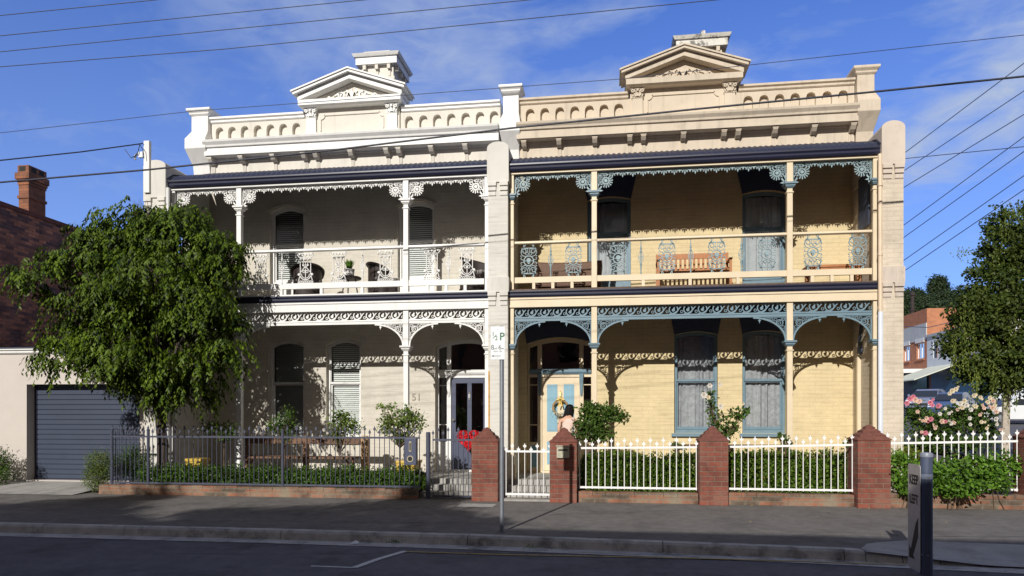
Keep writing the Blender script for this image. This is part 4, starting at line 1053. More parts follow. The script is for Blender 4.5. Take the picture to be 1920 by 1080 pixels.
# pale concrete crossing at the corner
m = MB(); rx = [3.0 + .2 * k for k in range(24)]
def fz(x, y): return kz(x) * (1 - max(0, (y - ky(x) - .148) / 1.252))
def rw(x): return .148 + .9 * min(1, max(.0, (x - 3.0) / .9)) ** .5
for a, b in zip(rx, rx[1:]):
    for t0, t1 in ((0, .25), (.25, .5), (.5, .75), (.75, 1)):
        P_ = []
        for x_, t_ in ((a, t0), (b, t0), (b, t1), (a, t1)):
            y_ = ky(x_) - .04 + (rw(x_) + .04) * t_; P_.append((x_, y_, fz(x_, y_) + .011))
        m.add(P_, [(0, 1, 2, 3)])
m.build('kerb_ramp', M['concrete'])['kind'] = 'structure'
# road markings
def line(name, pts, w_, mt, z=-.112):
    P = [gr(x, y, z) for x, y in pts]; m = MB()
    for i in range(len(P) - 1):
        d_ = (P[i + 1] - P[i]).normalized(); nn = Vector((-d_.y, d_.x, 0)) * w_ / 2
        m.quad(P[i] - nn, P[i + 1] - nn, P[i + 1] + nn, P[i] + nn)
    o = m.build(name, mt); tag(o, kind='structure'); return o
line('parking_bay_marking', [(583, 1061), (664, 1064)], .045, M['paintline'], -.115); line('parking_bay_line', [(664, 1064), (712, 1047), (760, 1033)], .085, M['paintline'], -.112)
line('yellow_edge_line', [(762, 1034), (940, 1039.5), (1240, 1045), (1500, 1052), (1700, 1059)], .035, M['yellowline'], -.108)
p = [gr(855, 951), gr(924, 951.5), gr(932, 945.5), gr(865, 944.5)]
m = MB(); m.add([(q.x, q.y, .006) for q in p], [(0, 1, 2, 3)]); o = m.build('pit_cover', M['concrete']); tag(o, 'rectangular pale concrete pit lid set in the dark footpath', 'pit cover')
# garden beds
m = MB(); m.quad((-10.2, 13.42, .15), (-3.74, 13.42, .15), (-3.74, 14.25, .15), (-10.2, 14.25, .15)); m.quad((-.9, 13.42, .15), (7.2, 13.42, .15), (7.2, 14.25, .15), (-.9, 14.25, .15)); m.quad((5.39, 14.25, .15), (9.8, 14.25, .15), (9.8, 24, .4), (5.39, 24, .4)); m.quad((-11.1, 13.5, .03), (-10.21, 13.5, .03), (-10.21, 14.55, .06), (-11.1, 14.55, .06))
m.build('garden_bed', M['soil'])['kind'] = 'structure'
m = MB()
for i in range(3):
    a = -13.75 + i * 1.0; m.quad((a, 13.0, .008), (a + .985, 13.0, .008), (a + .985, 14.95, .135), (a, 14.95, .135))
m.build('driveway', M['concrete'])['kind'] = 'structure'
m = MB(); m.box(-3.6, -2.6, 13.5, 13.649, -.1, .03); m.box(-2.05, -1.15, 13.3, 13.649, -.1, .03); m.build('entry_path', M['concrete'])['kind'] = 'structure'

# hill far behind
m = MB(); nx, ny = 60, 14
for j in range(ny + 1):
    for i in range(nx + 1):
        x = 20 + 330 * i / nx; y = 150 + 260 * j / ny
        hh = 33 * (j / ny) ** .8 * (.85 + .15 * math.sin(x * .03)) + 5
        m.v.append((x - 40, y, hh + rng.normal() * .5))
for j in range(ny):
    for i in range(nx): p = j * (nx + 1) + i; m.f.append((p, p + 1, p + nx + 2, p + nx + 1))
m.build('hill', mat('hill_scrub', (0.03, 0.05, 0.025), .95, .3, .05), smooth=True)['kind'] = 'structure'

# ------------------------------------------------------------------ neighbour buildings
g = thing('garage', 'cream rendered garage with a grey-blue roller door, left of the white house', 'garage', (-12, 14.6, 0))
m = MB(); wall(m, lambda u, v, w_: (u, 14.6 + w_, v), -19, -10.03, -.1, 3.0, [(-13.23, -10.42, .13, 2.31, 0)], .3); m.box(-19, -18.7, 14.91, 24, -.1, 3.0); m.box(-10.4, -10.03, 14.901, 15.9, 2.4, 3.0); m.build('wall', M['garage'], g)
m = MB(); m.loft([(3.0, -19, -10.03, 14.58, 24), (3.03, -19, -10.03, 14.54, 24), (3.08, -19, -10.03, 14.54, 24), (3.09, -19, -10.03, 14.50, 24), (3.12, -19, -10.03, 14.50, 24)]); m.build('cornice', M['white'], g)
m = MB(); m.loft([(3.121, -19, -10.03, 14.49, 24), (3.15, -19, -10.03, 14.49, 24)]); m.build('roof_flashing', M['grey'], g)
m = MB(); n = 19
for i in range(n):
    z = .135 + 2.17 * i / n; hgt = 2.17 / n
    m.loft([(z, -13.225, -10.425, 14.852, 14.88), (z + hgt * .12, -13.225, -10.425, 14.838, 14.88), (z + hgt * .86, -13.225, -10.425, 14.838, 14.88), (z + hgt - .002, -13.225, -10.425, 14.852, 14.88)])
o = m.build('roller_door', M['grey'], g)
m = MB(); m.box(-13.225, -13.17, 14.82, 14.837, .135, 2.3); m.box(-13.225, -10.425, 14.80, 14.837, .12, .16); m.build('door_guide', M['navy'], o)

b = thing('brick_building', 'tall dark brown brick building behind the garage, its roof line sloping', 'building', (-17, 18, 0))
m = MB(); m.box(-26, -16.2, 11.5, 36, -.2, 7.2); m.build('wall', M['darkbrick'], b)
m = MB(); m.box(-26.1, -16.17, 11.45, 36.05, 7.2, 7.32); m.build('coping', M['capbrick'], b)
# its chimney
ca, cb_ = at(30, 400, 19.0), at(54, 400, 19.0)
cx0, cx1 = -17.02, -16.70
zc = at(45, 310, 18.5).z
m = MB(); y0, y1 = 18.5, 19.12
m.loft([(7.3, cx0, cx1, y0, y1), (zc - .95, cx0, cx1, y0, y1)])
m.box(cx0 - .03, cx1 + .03, y0 - .03, y1 + .03, zc - .95, zc - .87)
m.box(cx0, cx1, y0, y1, zc - .869, zc - .56)
m.box(cx0 - .02, cx1 + .02, y0 - .02, y1 + .02, zc - .56, zc - .48); m.box(cx0 - .04, cx1 + .04, y0 - .04, y1 + .04, zc - .479, zc - .40); m.box(cx0 - .07, cx1 + .07, y0 - .07, y1 + .07, zc - .399, zc - .22); m.box(cx0 - .02, cx1 + .02, y0 - .02, y1 + .02, zc - .219, zc)
ch = m.build('chimney', M['chimbrick'], b)
m = MB(); m.box(cx0 + .04, cx0 + .24, y0 - .024, y0 - .0205, zc - .17, zc - .03)
m.build('flue_opening', M['dark'], ch)
for k in range(2): m = MB(); m.box(cx1 + .0205, cx1 + .024, y0 + .08 + k * .28, y0 + .26 + k * .28, zc - .17, zc - .03); m.build('flue_opening', M['dark'], ch)

# across the street, behind the camera: what throws the shade over the road
ob = thing('opposite_terrace', 'long brown two-storey terrace across the street, behind the viewer', 'building', (0, -5.2, 0))
m = MB()
wins = []
for k in range(22):
    a = -46 + k * 3.6; wins += [(a, a + .95, 1.0, 2.7, 0), (a, a + .95, 4.3, 5.9, 0)]
wall(m, lambda u, v, w_: (u, -5.2 - w_, v), -48, 34, -.1, 8.0, wins, .3)
m.box(-48, 34, -14, -13.7, -.1, 8.0); m.build('wall', M['shopbrick'], ob)
m = MB(); m.prism([(-5.0, 8.0), (-5.0, 8.08), (-9.6, 9.9), (-14.2, 8.08), (-14.2, 8.0)], -48.3, 34.3, 'YZ'); m.build('roof', M['grey'], ob)
m = MB()
for a, b_, c_, d_, r in wins: m.quad((a, -5.4, c_), (b_, -5.4, c_), (b_, -5.4, d_), (a, -5.4, d_))
m.build('window_glass', LOWIRON, ob)
m = MB(); m.box(-48, 34, -6.2, -6.1, 0, 7); m.build('interior', M['dark'], ob)

# ------------------------------------------------------------------ fences, walls, pillars
def finial(m, x, z, y, s=1.0, cross=False):
    if cross:
        m.prism([(x - .006, z - .02), (x - .03 * s, z + .012), (x - .012, z + .02), (x, z + .06 * s), (x + .012, z + .02), (x + .03 * s, z + .012), (x + .006, z - .02)][::-1], y - .008, y + .008)
        m.box(x - .02, x + .02, y - .014, y + .014, z - .026, z - .012)
    else:
        m.prism([(x, z - .03), (x + .03 * s, z + .005), (x + .034 * s, z + .028), (x + .014, z + .024), (x, z + .075 * s), (x - .014, z + .024), (x - .034 * s, z + .028), (x - .03 * s, z + .005)], y - .007, y + .007)
def fence(name, label, x0, x1, y, zb, zr_, zt, sp, mt, cross, group=None, r=.008, cat='fence', posts=(), zr2=None, phase=0):
    zr2 = zr2 if zr2 is not None else zr_
    h = thing(name, label, cat, ((x0 + x1) / 2, y, zb), group)
    m = MB(); dz = zr2 - zr_
    for zz, k in ((zr_, 1), (zb + .03, 0)):
        e = dz * k
        m.add([(x0, y - .012, zz - .018), (x1, y - .012, zz - .018 + e), (x1, y + .012, zz - .018 + e), (x0, y + .012, zz - .018), (x0, y - .012, zz + .018), (x1, y - .012, zz + .018 + e), (x1, y + .012, zz + .018 + e), (x0, y + .012, zz + .018)],
              [(0, 3, 2, 1), (4, 5, 6, 7), (0, 1, 5, 4), (1, 2, 6, 5), (2, 3, 7, 6), (3, 0, 4, 7)])
    m.build('rail', mt, h)
    m = MB(); n = max(2, round((x1 - x0) / sp))
    for i in range(n + 1):
        a = x0 + .01 + (x1 - x0 - .02) * i / n; t = zt + dz * i / n - (.0 if (i + phase) % 2 == 0 else .065)
        m.tube([(a, y, zb), (a, y, t - .02)], r, 6)
        finial(m, a, t - .06 + .02, y, 1.0, cross)
    m.build('pickets', mt, h)
    for px in posts:
        p = MB(); p.lathe([(.03, 0), (.03, zt - .09 - zb + .12), (.034, zt - zb + .035), (.034, zt - zb + .05), (.01, zt - zb + .07)], (px, y - .0, zb - .12), 10); p.build('post', mt, h)
    return h
bf = fence('iron_fence', 'black iron picket fence on the old brick kerb in front of the white house', -10.2, -3.68, 13.42, .2, 1.175, 1.385, .1, M['fenceblack'], True, posts=(X(278, 13.42), X(530, 13.42)))
m = MB(); m.lathe([(.03, 0), (.03, 1.2), (.01, 1.22)], (-10.2, 13.42, .12), 10); m.lathe([(.045, 0), (.045, 1.28), (.03, 1.29)], (X(803, 13.42), 13.42, 0), 10); m.build('post', M['fenceblack'], bf)
m = MB(); m.box(-10.215, -10.19, 13.45, 14.58, 1.16, 1.19)
for i in range(1, 11): m.tube([(-10.2, 13.42 + i * .108, .1), (-10.2, 13.42 + i * .108, 1.36 - (i % 2) * .06)], .008, 6); finial(m, -10.2, 1.34 - (i % 2) * .06, 13.42 + i * .108, 1, True)
m.build('return_panel', M['fenceblack'], bf)
# grey steel letterbox on the black fence
lb = thing('letterbox', 'slate grey upright letterbox panel hung on the black fence by the gate', 'letterbox', (X(772, 13.38), 13.38, .65))
xa, xb = X(762, 13.38), X(783, 13.38); m = MB(); m.box(xa, xb, 13.26, 13.40, .66, 1.17); m.build('box', M['doorgrey'], lb, bevel=.006)
xm = (xa + xb) / 2
m = MB(); m.box(xm - .022, xm + .022, 13.248, 13.2595, .92, 1.11); m.ring(xm, .78, .055, .014, 13.246, .013, 14); m.build('brass_trim', mat('pale_brass_trim', (.55, .50, .36), .4, .05, metal=.3), lb)
m = MB(); m.box(xm - .013, xm + .013, 13.243, 13.2475, .94, 1.09); m.disc(xm, .78, .045, 13.25, .008, 14); m.build('slot', M['dark'], lb)
fence('iron_gate', 'black iron garden gate in front of the dark grey door', X(811, 13.42), X(889, 13.42), 13.42, .03, 1.14, 1.375, .1, M['fenceblack'], True, cat='gate', phase=1)
fence('picket_gate', 'low white iron garden gate between two red brick pillars', X(948, 13.42), X(1032, 13.42), 13.42, .09, .93, 1.06, .118, M['fencewhite'], False, cat='gate', phase=1)
WF = 'white iron picket fence panels'
fence('picket_fence', 'white picket fence panel beside the brick pillar holding the letter slot', -.62, 1.53, 13.42, .24, 1.0, 1.16, .118, M['fencewhite'], False, WF, r=.009, phase=1, zr2=1.03)
fence('picket_fence', 'white picket fence panel in the middle, under the second blue framed window', 2.07, 4.23, 13.42, .25, 1.04, 1.20, .118, M['fencewhite'], False, WF, r=.009, zr2=1.09)
fence('picket_fence', 'white picket fence panel at far right half buried in green shrub', 4.80, 6.92, 13.42, .3, 1.12, 1.29, .118, M['fencewhite'], False, WF, r=.009, zr2=1.17)
def pillar(xc, label, zc, base=-.1, sc=1.0, w_=.5):
    h = thing('brick_pillar', label, 'pillar', (xc, 13.42, 0), 'red brick fence pillars')
    hw = w_ / 2; m = MB(); zt = zc - .27 * sc
    m.box(xc - hw, xc + hw, 13.42 - hw, 13.42 + hw, base, zt); m.build('shaft', M['redbrick'], h, bevel=.006)
    m = MB(); n = 4; z = zt
    for i in range(n):
        k0 = 1 - i / n; k1 = 1 - (i + .82) / n
        m.loft([(z + .001, xc - hw * k0 - .012, xc + hw * k0 + .012, 13.42 - hw * k0 - .012, 13.42 + hw * k0 + .012), (z + .022, xc - hw * k0 - .012, xc + hw * k0 + .012, 13.42 - hw * k0 - .012, 13.42 + hw * k0 + .012), (z + .27 * sc / n, xc - hw * k1, xc + hw * k1, 13.42 - hw * k1, 13.42 + hw * k1)])
        z += .27 * sc / n
    m.build('cap', M['capbrick'], h); return h
pillar(-2.37, 'red brick pillar between the black gate and the white gate', 1.385)
p2 = pillar(-.90, 'red brick pillar with a metal letter slot, right of the white gate', 1.385)
pillar(1.80, 'red brick pillar in the middle of the white fence, under a white rose', 1.42)
pillar(4.50, 'red brick pillar before the tan end wall of the yellow house', 1.45, w_=.54)
pillar(7.22, 'red brick pillar cut by the right edge beyond the last fence panel', 1.50)
m = MB(); a = -.90; m.box(a - .115, a + .115, 13.13, 13.169, .83, 1.04); m.box(a - .13, a + .13, 13.115, 13.169, 1.041, 1.06); s = m.build('letter_slot', mat('dull_cream_metal', (.42, .40, .30), .5, .15, 20), p2)
m = MB(); m.box(a - .085, a + .085, 13.12, 13.1295, .965, .99); m.build('slot', M['dark'], s)
def lowwall(name, label, x0, x1, y, zt, seed):
    m = MB(); r = random.Random(seed); x = x0
    while x < x1 - .05:
        l = min(.23 + r.random() * .05, x1 - x); m.box(x + .002, x + l - .004, y - .115 + r.random() * .008, y + .1, zt - .082, zt - r.random() * .014); x += l
    m.box(x0, x1, y - .105, y + .09, -.08, zt - .083)
    o = m.build(name, M['oldbrick'], origin=((x0 + x1) / 2, y, 0)); tag(o, label, 'low wall'); return o
lowwall('low_brick_wall', 'long low old brick edging under the black fence', -10.4, -3.72, 13.40, .2, 1)
lowwall('low_brick_wall', 'low weathered brick edging under the first white fence panel', -.64, 1.54, 13.42, .2, 2)
lowwall('low_brick_wall', 'low weathered brick edging under the middle white fence panel', 2.06, 4.22, 13.42, .22, 3)
lowwall('low_brick_wall', 'low weathered brick edging under the far right white fence panel', 4.78, 9.4, 13.42, .26, 4)

# ------------------------------------------------------------------ street furniture
sp = thing('parking_sign', 'half-hour parking sign on a grey steel pole at the kerb', 'sign', (-1.525, 9.8, 0))
m = MB(); m.tube([(-1.525, 9.83, -.02), (-1.525, 9.83, 2.84)], .031, 12); m.lathe([(.033, 0), (.033, .02), (.01, .03)], (-1.525, 9.83, 2.84), 12); m.build('pole', M['greymetal'], sp, smooth=True)
m = MB(); x0, x1 = -1.675, -1.475; m.box(x0, x1, 9.785, 9.79, 2.395, 2.855); sg = m.build('sign_plate', mat('sign_white', (.74, .76, .78), .45, .02), sp, bevel=.003)
GRN = mat('sign_green', (.02, .13, .05), .5, .02); GRY = mat('sign_grey_text', (.12, .15, .14), .5, .02)
RT = (PI / 2, 0, 0); yy = 9.783
text_obj('P', .15, (-1.515, yy, 2.665), RT, GRN, sg, 'lettering', .001, .95, off=.002)
text_obj('1', .085, (-1.640, yy, 2.725), RT, GRN, sg, 'lettering', .001); text_obj('2', .085, (-1.595, yy, 2.665), RT, GRN, sg, 'lettering', .001)
m = MB(); m.strip([(-1.645, 2.69), (-1.592, 2.74)], .007, 9.782, .002); m.build('fraction_bar', GRN, sg)
text_obj('8', .095, (-1.648, yy, 2.535), RT, GRY, sg, 'lettering', .001); text_obj('6', .095, (-1.545, yy, 2.535), RT, GRY, sg, 'lettering', .001)
text_obj('AM', .028, (-1.612, yy, 2.536), RT, GRY, sg, 'lettering', .001); text_obj('-', .07, (-1.588, yy, 2.54), RT, GRY, sg, 'lettering', .001); text_obj('PM', .028, (-1.505, yy, 2.536), RT, GRY, sg, 'lettering', .001)
text_obj('MON - FRI', .026, (-1.575, yy, 2.50), RT, GRY, sg, 'lettering', .001)
m = MB(); m.box(-1.635, -1.535, 9.782, 9.784, 2.442, 2.450); m.prism([(-1.665, 2.446), (-1.632, 2.432), (-1.632, 2.460)], 9.7815, 9.784); m.build('arrow', GRY, sg)
m = MB(); m.disc(-1.575, 2.815, .006, 9.781, .004, 6); m.disc(-1.575, 2.418, .006, 9.781, .004, 6); m.build('bolt', M['greymetal'], sg)

bl = thing('bollard', 'blue-grey steel bollard with a pale band, right foreground', 'bollard', (2.83, 8.4, -.12))
bx, by = X(1737, 8.4), 8.4
BM = mat('blue_grey_bollard_paint', (.075, .095, .15), .45, .12, 7, streak=True)
m = MB(); m.lathe([(.062, 0), (.062, 1.30)], (bx, by, -.13), 20); m.build('tube', BM, bl, smooth=True)
m = MB(); m.lathe([(.066, 0), (.067, .03), (.06, .045), (.02, .052)], (bx, by, 1.171), 20); m.build('cap', mat('bollard_cap', (.22, .24, .30), .4, .1), bl, smooth=True)
m = MB(); m.lathe([(.0635, 0), (.0635, .055)], (bx, by, .93), 20); m.build('reflective_band', mat('reflective_band_grey', (.22, .25, .33), .3, .1), bl, smooth=True)
ks = thing('keep_left_sign', 'battered keep left arrow sign strapped edge-on to the bollard', 'sign', (2.7, 8.3, 0))
# plate, strongly turned away: build flat then rotate about its right edge
ang = R(-91); SG = Matrix.Translation((bx - .07, by - .02, 0)) @ Matrix.Rotation(ang, 4, 'Z')
def turned(o): o.data.transform(SG); return o
PL = mat('scuffed_sign_face', (.48, .45, .43), .35, .12, 6, col2=(.20, .13, .09), c2s=6, c2lo=.60, c2hi=.72)
BLK = mat('sign_black', (.015, .012, .014), .6, .1)
def plate(m, x0, x1, y0, y1, z0, z1, r=.03):
    pts = []
    for cx_, cz_, a in ((x1 - r, z1 - r, 0), (x0 + r, z1 - r, PI / 2), (x0 + r, z0 + r, PI), (x1 - r, z0 + r, 1.5 * PI)):
        for k in range(4): pts.append((cx_ + r * math.cos(a + k * PI / 6), cz_ + r * math.sin(a + k * PI / 6)))
    m.prism(pts, y0, y1)
base = ks
W_ = .34
m = MB(); plate(m, -W_, 0, -.003, .003, -.10, 1.08)
def build_turned(m, name, mt, par):
    arr = [SG @ Vector(v) for v in m.v]; m.v = [tuple(v) for v in arr]; return m.build(name, mt, par)
kp = build_turned(m, 'sign_plate', PL, ks)
m = MB(); cxp = -W_ / 2
m.prism([(-.30, .02), (-.30, .16), (-.255, .115), (-.12, .42), (-.05, .50), (-.05, .28), (-.19, .06), (-.145, .02)][::-1], -.0045, -.0032); build_turned(m, 'arrow', BLK, kp)
for body, z in (('KEEP', .86), ('LEFT', .64)):
    cu = bpy.data.curves.new('t', 'FONT'); cu.body = body; cu.size = .135; cu.extrude = .001; cu.align_x = 'CENTER'; cu.offset = .003
    t = bpy.data.objects.new('t', cu); COL.objects.link(t); bpy.context.view_layer.update()
    me = bpy.data.meshes.new_from_object(t.evaluated_get(bpy.context.evaluated_depsgraph_get())); bpy.data.objects.remove(t)
    me.transform(SG @ Matrix.Translation((cxp, -.005, z)) @ Matrix.Rotation(PI / 2, 4, 'X') @ Matrix.Diagonal((.85, 1.1, 1, 1))); me.transform(Matrix.Translation(-base_of(kp)))
    me.materials.clear(); me.materials.append(BLK); o = bpy.data.objects.new('lettering', me); COL.objects.link(o); o.parent = kp
m = MB(); m.tube([SG @ Vector((-.01, .0, .95)), (bx, by - .06, .95)], .012, 6); m.tube([SG @ Vector((-.01, .0, .1)), (bx, by - .06, .1)], .012, 6); m.build('bracket', M['greymetal'], ks)

# repairs and cracks in the footpath, fallen leaves
rp = random.Random(4)
m = MB()
for x0, y0, dx, dy, n in ((-6.8, 10.2, .45, .05, 12), (-1.0, 11.6, .3, .11, 8), (2.4, 10.4, .4, -.03, 10), (-3.2, 13.0, -.3, -.16, 9), (.2, 8.0, .5, -.02, 12), (-5.5, 8.3, .55, .03, 12)):
    p_ = Vector((x0, y0, .004 if y0 > 9.6 else -.114))
    for k in range(n):
        q_ = p_ + Vector((dx + rp.uniform(-.12, .12), dy + rp.uniform(-.09, .09), 0)); w0 = .004 + rp.random() * .004
        m.quad(p_ - Vector((0, w0, 0)), q_ - Vector((0, w0, 0)), q_ + Vector((0, w0, 0)), p_ + Vector((0, w0, 0))); p_ = q_
m.build('pavement_crack', mat('crack_dirt', (.03, .028, .026), .95, .1))['kind'] = 'structure'
# litter
r_ = random.Random(8)
q = gr(665, 1020, -.112); m = MB(); m.add([(q.x - .05, q.y - .02, -.105), (q.x + .03, q.y - .03, -.10), (q.x + .06, q.y + .02, -.085), (q.x, q.y + .035, -.07), (q.x - .04, q.y + .02, -.09)], [(0, 1, 2, 3, 4)]); tag(m.build('paper_scrap', M['white'], origin=q), 'crumpled white paper scrap lying in the gutter', 'litter')

# cables
def cable(label, pts, r, mt=None, sag=0.0, name='cable'):
    P = [at(*p) for p in pts]; n = 14; full = []
    for i in range(len(P) - 1):
        for k in range(n):
            t = k / n; v = P[i].lerp(P[i + 1], t); v.z -= sag * 4 * t * (1 - t); full.append(v)
    full.append(P[-1]); m = MB(); m.tube(full, r, 6); o = m.build(name, mt or M['wire'], origin=tuple(P[0])); tag(o, label, 'cable', 'overhead cables'); return o
cable('short thin overhead wire, uppermost at top left corner', [(-60, 35, 8), (320, -3, 8.2)], .0055)
cable('thin overhead wire second from the top at upper left', [(-60, 73, 8), (720, -4, 8.3)], .0055)
cable('thin overhead wire third from the top at upper left', [(-60, 103, 8), (1040, -5, 8.4)], .0055)
cable('thin overhead wire fourth from the top, running above the white chimney', [(-60, 130, 8), (420, 92, 8.1), (1400, -6, 8.5)], .0055)
cable('thin wire passing in front of both pediments', [(-60, 256, 11), (365, 208, 11), (1165, 148, 11.2), (1990, 58, 11.4)], .0055)
cable('thick black twisted cable sweeping across both houses below the cornices', [(-60, 347, 12), (280, 318, 12), (620, 282, 12), (960, 240, 12), (1300, 205, 12), (1640, 172, 12), (1990, 136, 12)], .017, M['cable'])
cable('black service cable reaching the bracket on the left end wall', [(-60, 307, 12), (150, 285, 13.2), (268, 269, 14.1)], .013, M['cable'])
Rr_ = ((1697, 286, 1990, 66), (1692, 322, 1990, 124), (1692, 353, 1990, 172), (1692, 424, 1990, 205), (1692, 447, 1990, 234), (1692, 490, 1990, 280), (1700, 505, 1990, 308))
for i, (a, b_, c_, d_) in enumerate(Rr_):
    lab = ('steep wire topmost of the seven slanting at right', 'second steep wire from the top slanting at right', 'third steep wire from the top slanting at right', 'middle of the seven steep wires slanting at right', 'third steep wire from the bottom slanting at right', 'second steep wire from the bottom slanting at right', 'lowest steep wire slanting at right above the birch')[i]
    cable(lab, [(a - 60, b_ + (b_ - d_) / (c_ - a) * 60, 27), (c_, d_, 22)], .014)
cable('nearly level blue wire crossing the steep ones at right', [(1600, 302, 26), (1700, 297, 25), (1990, 268, 22)], .012)
cable('sagging wire in front of the orange brick shop', [(1640, 605, 44), (1695, 612, 44), (1740, 614, 44), (1800, 600, 44)], .02)
# service bracket on the left end wall
sb = thing('service_bracket', 'white timber service pole with a porcelain arm on the left end wall', 'bracket', (at(276, 320, 14.3).x, 14.3, 6.9))
a0 = at(271, 265, 14.15); a1 = at(281, 320, 14.15)
m = MB(); m.box(a0.x, a1.x, 14.12, 14.20, 6.4, a0.z); m.build('pole', M['white'], sb)
m = MB(); pz = at(265, 290, 14.1); m.tube([(a0.x, 14.15, pz.z + .03), (a0.x - .12, 14.1, pz.z + .03), (a0.x - .18, 14.1, pz.z - .02), (a0.x - .19, 14.1, pz.z - .1)], .025, 8); m.box(a0.x - .10, a0.x, 14.08, 14.14, pz.z - .06, pz.z + .06); m.build('insulator_arm', M['pipe'], sb)
m = MB(); c0 = at(262, 271, 14.05); m.tube([c0, c0 + Vector((-.05, 0, -.2)), c0 + Vector((-.2, 0, -.28)), c0 + Vector((-.35, 0, -.08))], .008, 5); m.tube([c0, c0 + Vector((.08, 0, -.12)), c0 + Vector((.1, 0, -.3))], .008, 5); m.build('drop_wire', M['cable'], sb)
# ------------------------------------------------------------------ furniture on the balconies and verandahs
FZ = 4.162
def tub_chair(name, label, loc, rz, w_=.62, back=.78, cushion=None, group='dark wicker armchairs'):
    h = thing(name, label, 'armchair', (0, 0, 0), group)
    m = MB(); n = 22; hw = w_ / 2
    for i in range(n + 1):
        a = PI * (-.12) + PI * 1.24 * i / n
        k = math.sin(max(0, min(1, i / n)) * PI)
        top = .56 + (back - .56) * k ** .7
        for dr, z in ((0, .08), (0, top - .03), (.035, top), (.06, top - .02), (.045, top - .05), (-.05, top - .04), (-.05, .3)):
            m.v.append(((hw + dr) * math.cos(a), (hw + dr) * math.sin(a) * .92, z))
    for i in range(n):
        for k in range(6): p = i * 7 + k; m.f.append((p, p + 7, p + 8, p + 1))
    m.build('backrest', M['wicker'], h, smooth=True)
    m = MB(); m.loft([(.12, -hw + .02, hw - .02, -.30, .2), (.36, -hw + .02, hw - .02, -.30, .2)]); m.build('seat', M['wicker'], h)
    m = MB(); m.loft([(.362, -hw + .06, hw - .06, -.29, .17), (.40, -hw + .04, hw - .04, -.31, .2), (.44, -hw + .06, hw - .06, -.29, .17)]); m.build('cushion', cushion or mat('grey_cushion', (.25, .23, .22), .9, .15, 8), h)
    for sx_ in (-1, 1):
        for sy in (-1, 1):
            m = MB(); m.box(sx_ * (hw - .06) - .02, sx_ * (hw - .06) + .02, sy * .22 - .02, sy * .22 + .02, 0, .125); m.build('leg', M['wicker'], h)
    h.location = loc; h.rotation_euler = (0, 0, rz); return h
c1 = tub_chair('wicker_armchair', 'dark wicker armchair with round back on the white balcony, left of the potted grass', (X(577, 15.1), 15.1, FZ), R(205))
c2 = copy_tree(c1); c2.location = (X(715, 15.15), 15.15, FZ); c2.rotation_euler = (0, 0, R(120)); c2['label'] = 'dark wicker armchair turned sideways, right of the potted grass on the white balcony'
c3 = copy_tree(c1); c3.location = (X(897, 15.1), 15.1, FZ); c3.rotation_euler = (0, 0, R(60)); c3['label'] = 'dark wicker armchair half hidden by the central pier on the white balcony'; c3.scale = (1.15, 1.15, 1.12)
t = thing('side_table', 'small dark round table under the potted grass on the white balcony', 'table', (X(655, 15.0), 15.0, FZ)); bx0 = X(655, 15.0)
m = MB(); m.lathe([(.24, .42), (.26, .43), (.26, .46), (.24, .47)], (bx0, 15.0, FZ), 20); m.build('table_top', M['wicker'], t)
for k in range(3): a = k * 2.1; m = MB(); m.tube([(bx0 + .2 * math.cos(a), 15 + .2 * math.sin(a), FZ), (bx0 + .14 * math.cos(a), 15 + .14 * math.sin(a), FZ + .42)], .015, 6); m.build('leg', M['wicker'], t)
pp = thing('potted_grass', 'white pot of spiky green grass on the small balcony table', 'potted plant', (bx0, 15.0, FZ + .47))
m = MB(); m.lathe([(.07, 0), (.10, .02), (.115, .16), (.12, .17), (.10, .17)], (bx0, 15.0, FZ + .471), 16); m.build('pot', M['white'], pp, smooth=True)
m = MB()
for k in range(150):
    a = rng.random() * 2 * PI; l = .14 + rng.random() * .10; sp_ = rng.random() * .11; b0 = Vector((bx0 + .04 * math.cos(a), 15 + .04 * math.sin(a), FZ + .63)); tp = b0 + Vector((math.cos(a) * sp_, math.sin(a) * sp_, l)); mid = b0.lerp(tp, .5) + Vector((0, 0, .03)); s = Vector((-math.sin(a), math.cos(a), 0)) * .007
    m.add([b0 - s, b0 + s, mid + s, tp, mid - s], [(0, 1, 2, 4), (4, 2, 3)])
m.build('grass_blades', leafmat('bright_grass_leaf', (.06, .15, .02), (.16, .30, .04)), pp)
# teak bench
def slat_bench(name, label, xc, y, z, w_, mt, hb=.86):
    h = thing(name, label, 'bench', (xc, y, z)); a, b = xc - w_ / 2, xc + w_ / 2
    m = MB(); m.loft([(z + hb - .11, a + .05, b - .05, y + .02, y + .05), (z + hb - .03, a + .05, b - .05, y + .02, y + .05), (z + hb, a + .07, b - .07, y + .02, y + .05)]); m.box(a + .05, b - .05, y + .02, y + .05, z + .46, z + .50)
    n = int(w_ / .105)
    for i in range(n): q = a + .09 + (w_ - .18) * (i + .5) / n; m.box(q - .022, q + .022, y + .028, y + .042, z + .50, z + hb - .11)
    m.build('backrest', mt, h)
    m = MB()
    for i in range(5): m.box(a + .05, b - .05, y - .45 + i * .09, y - .375 + i * .09, z + .40, z + .425)
    m.build('seat', mt, h)
    for xx in (a, b):
        s = 1 if xx == a else -1; lo, hi = sorted((xx, xx + s * .05))
        for yy, t_ in ((y - .45, .62), (y + .01, hb)): m = MB(); m.box(lo, hi, yy, yy + .05, z, z + t_); m.build('leg', mt, h)
        m = MB(); m.box(lo - .008, hi + .008, y - .47, y + .009, z + .621, z + .645); m.build('armrest', mt, h)
    return h
x0_, x1_ = X(1230, 15.4), X(1366, 15.4)
slat_bench('teak_bench', 'orange teak bench with upright back slats on the yellow house balcony', (x0_ + x1_) / 2, 15.4, FZ, x1_ - x0_, M['teak'], .85)
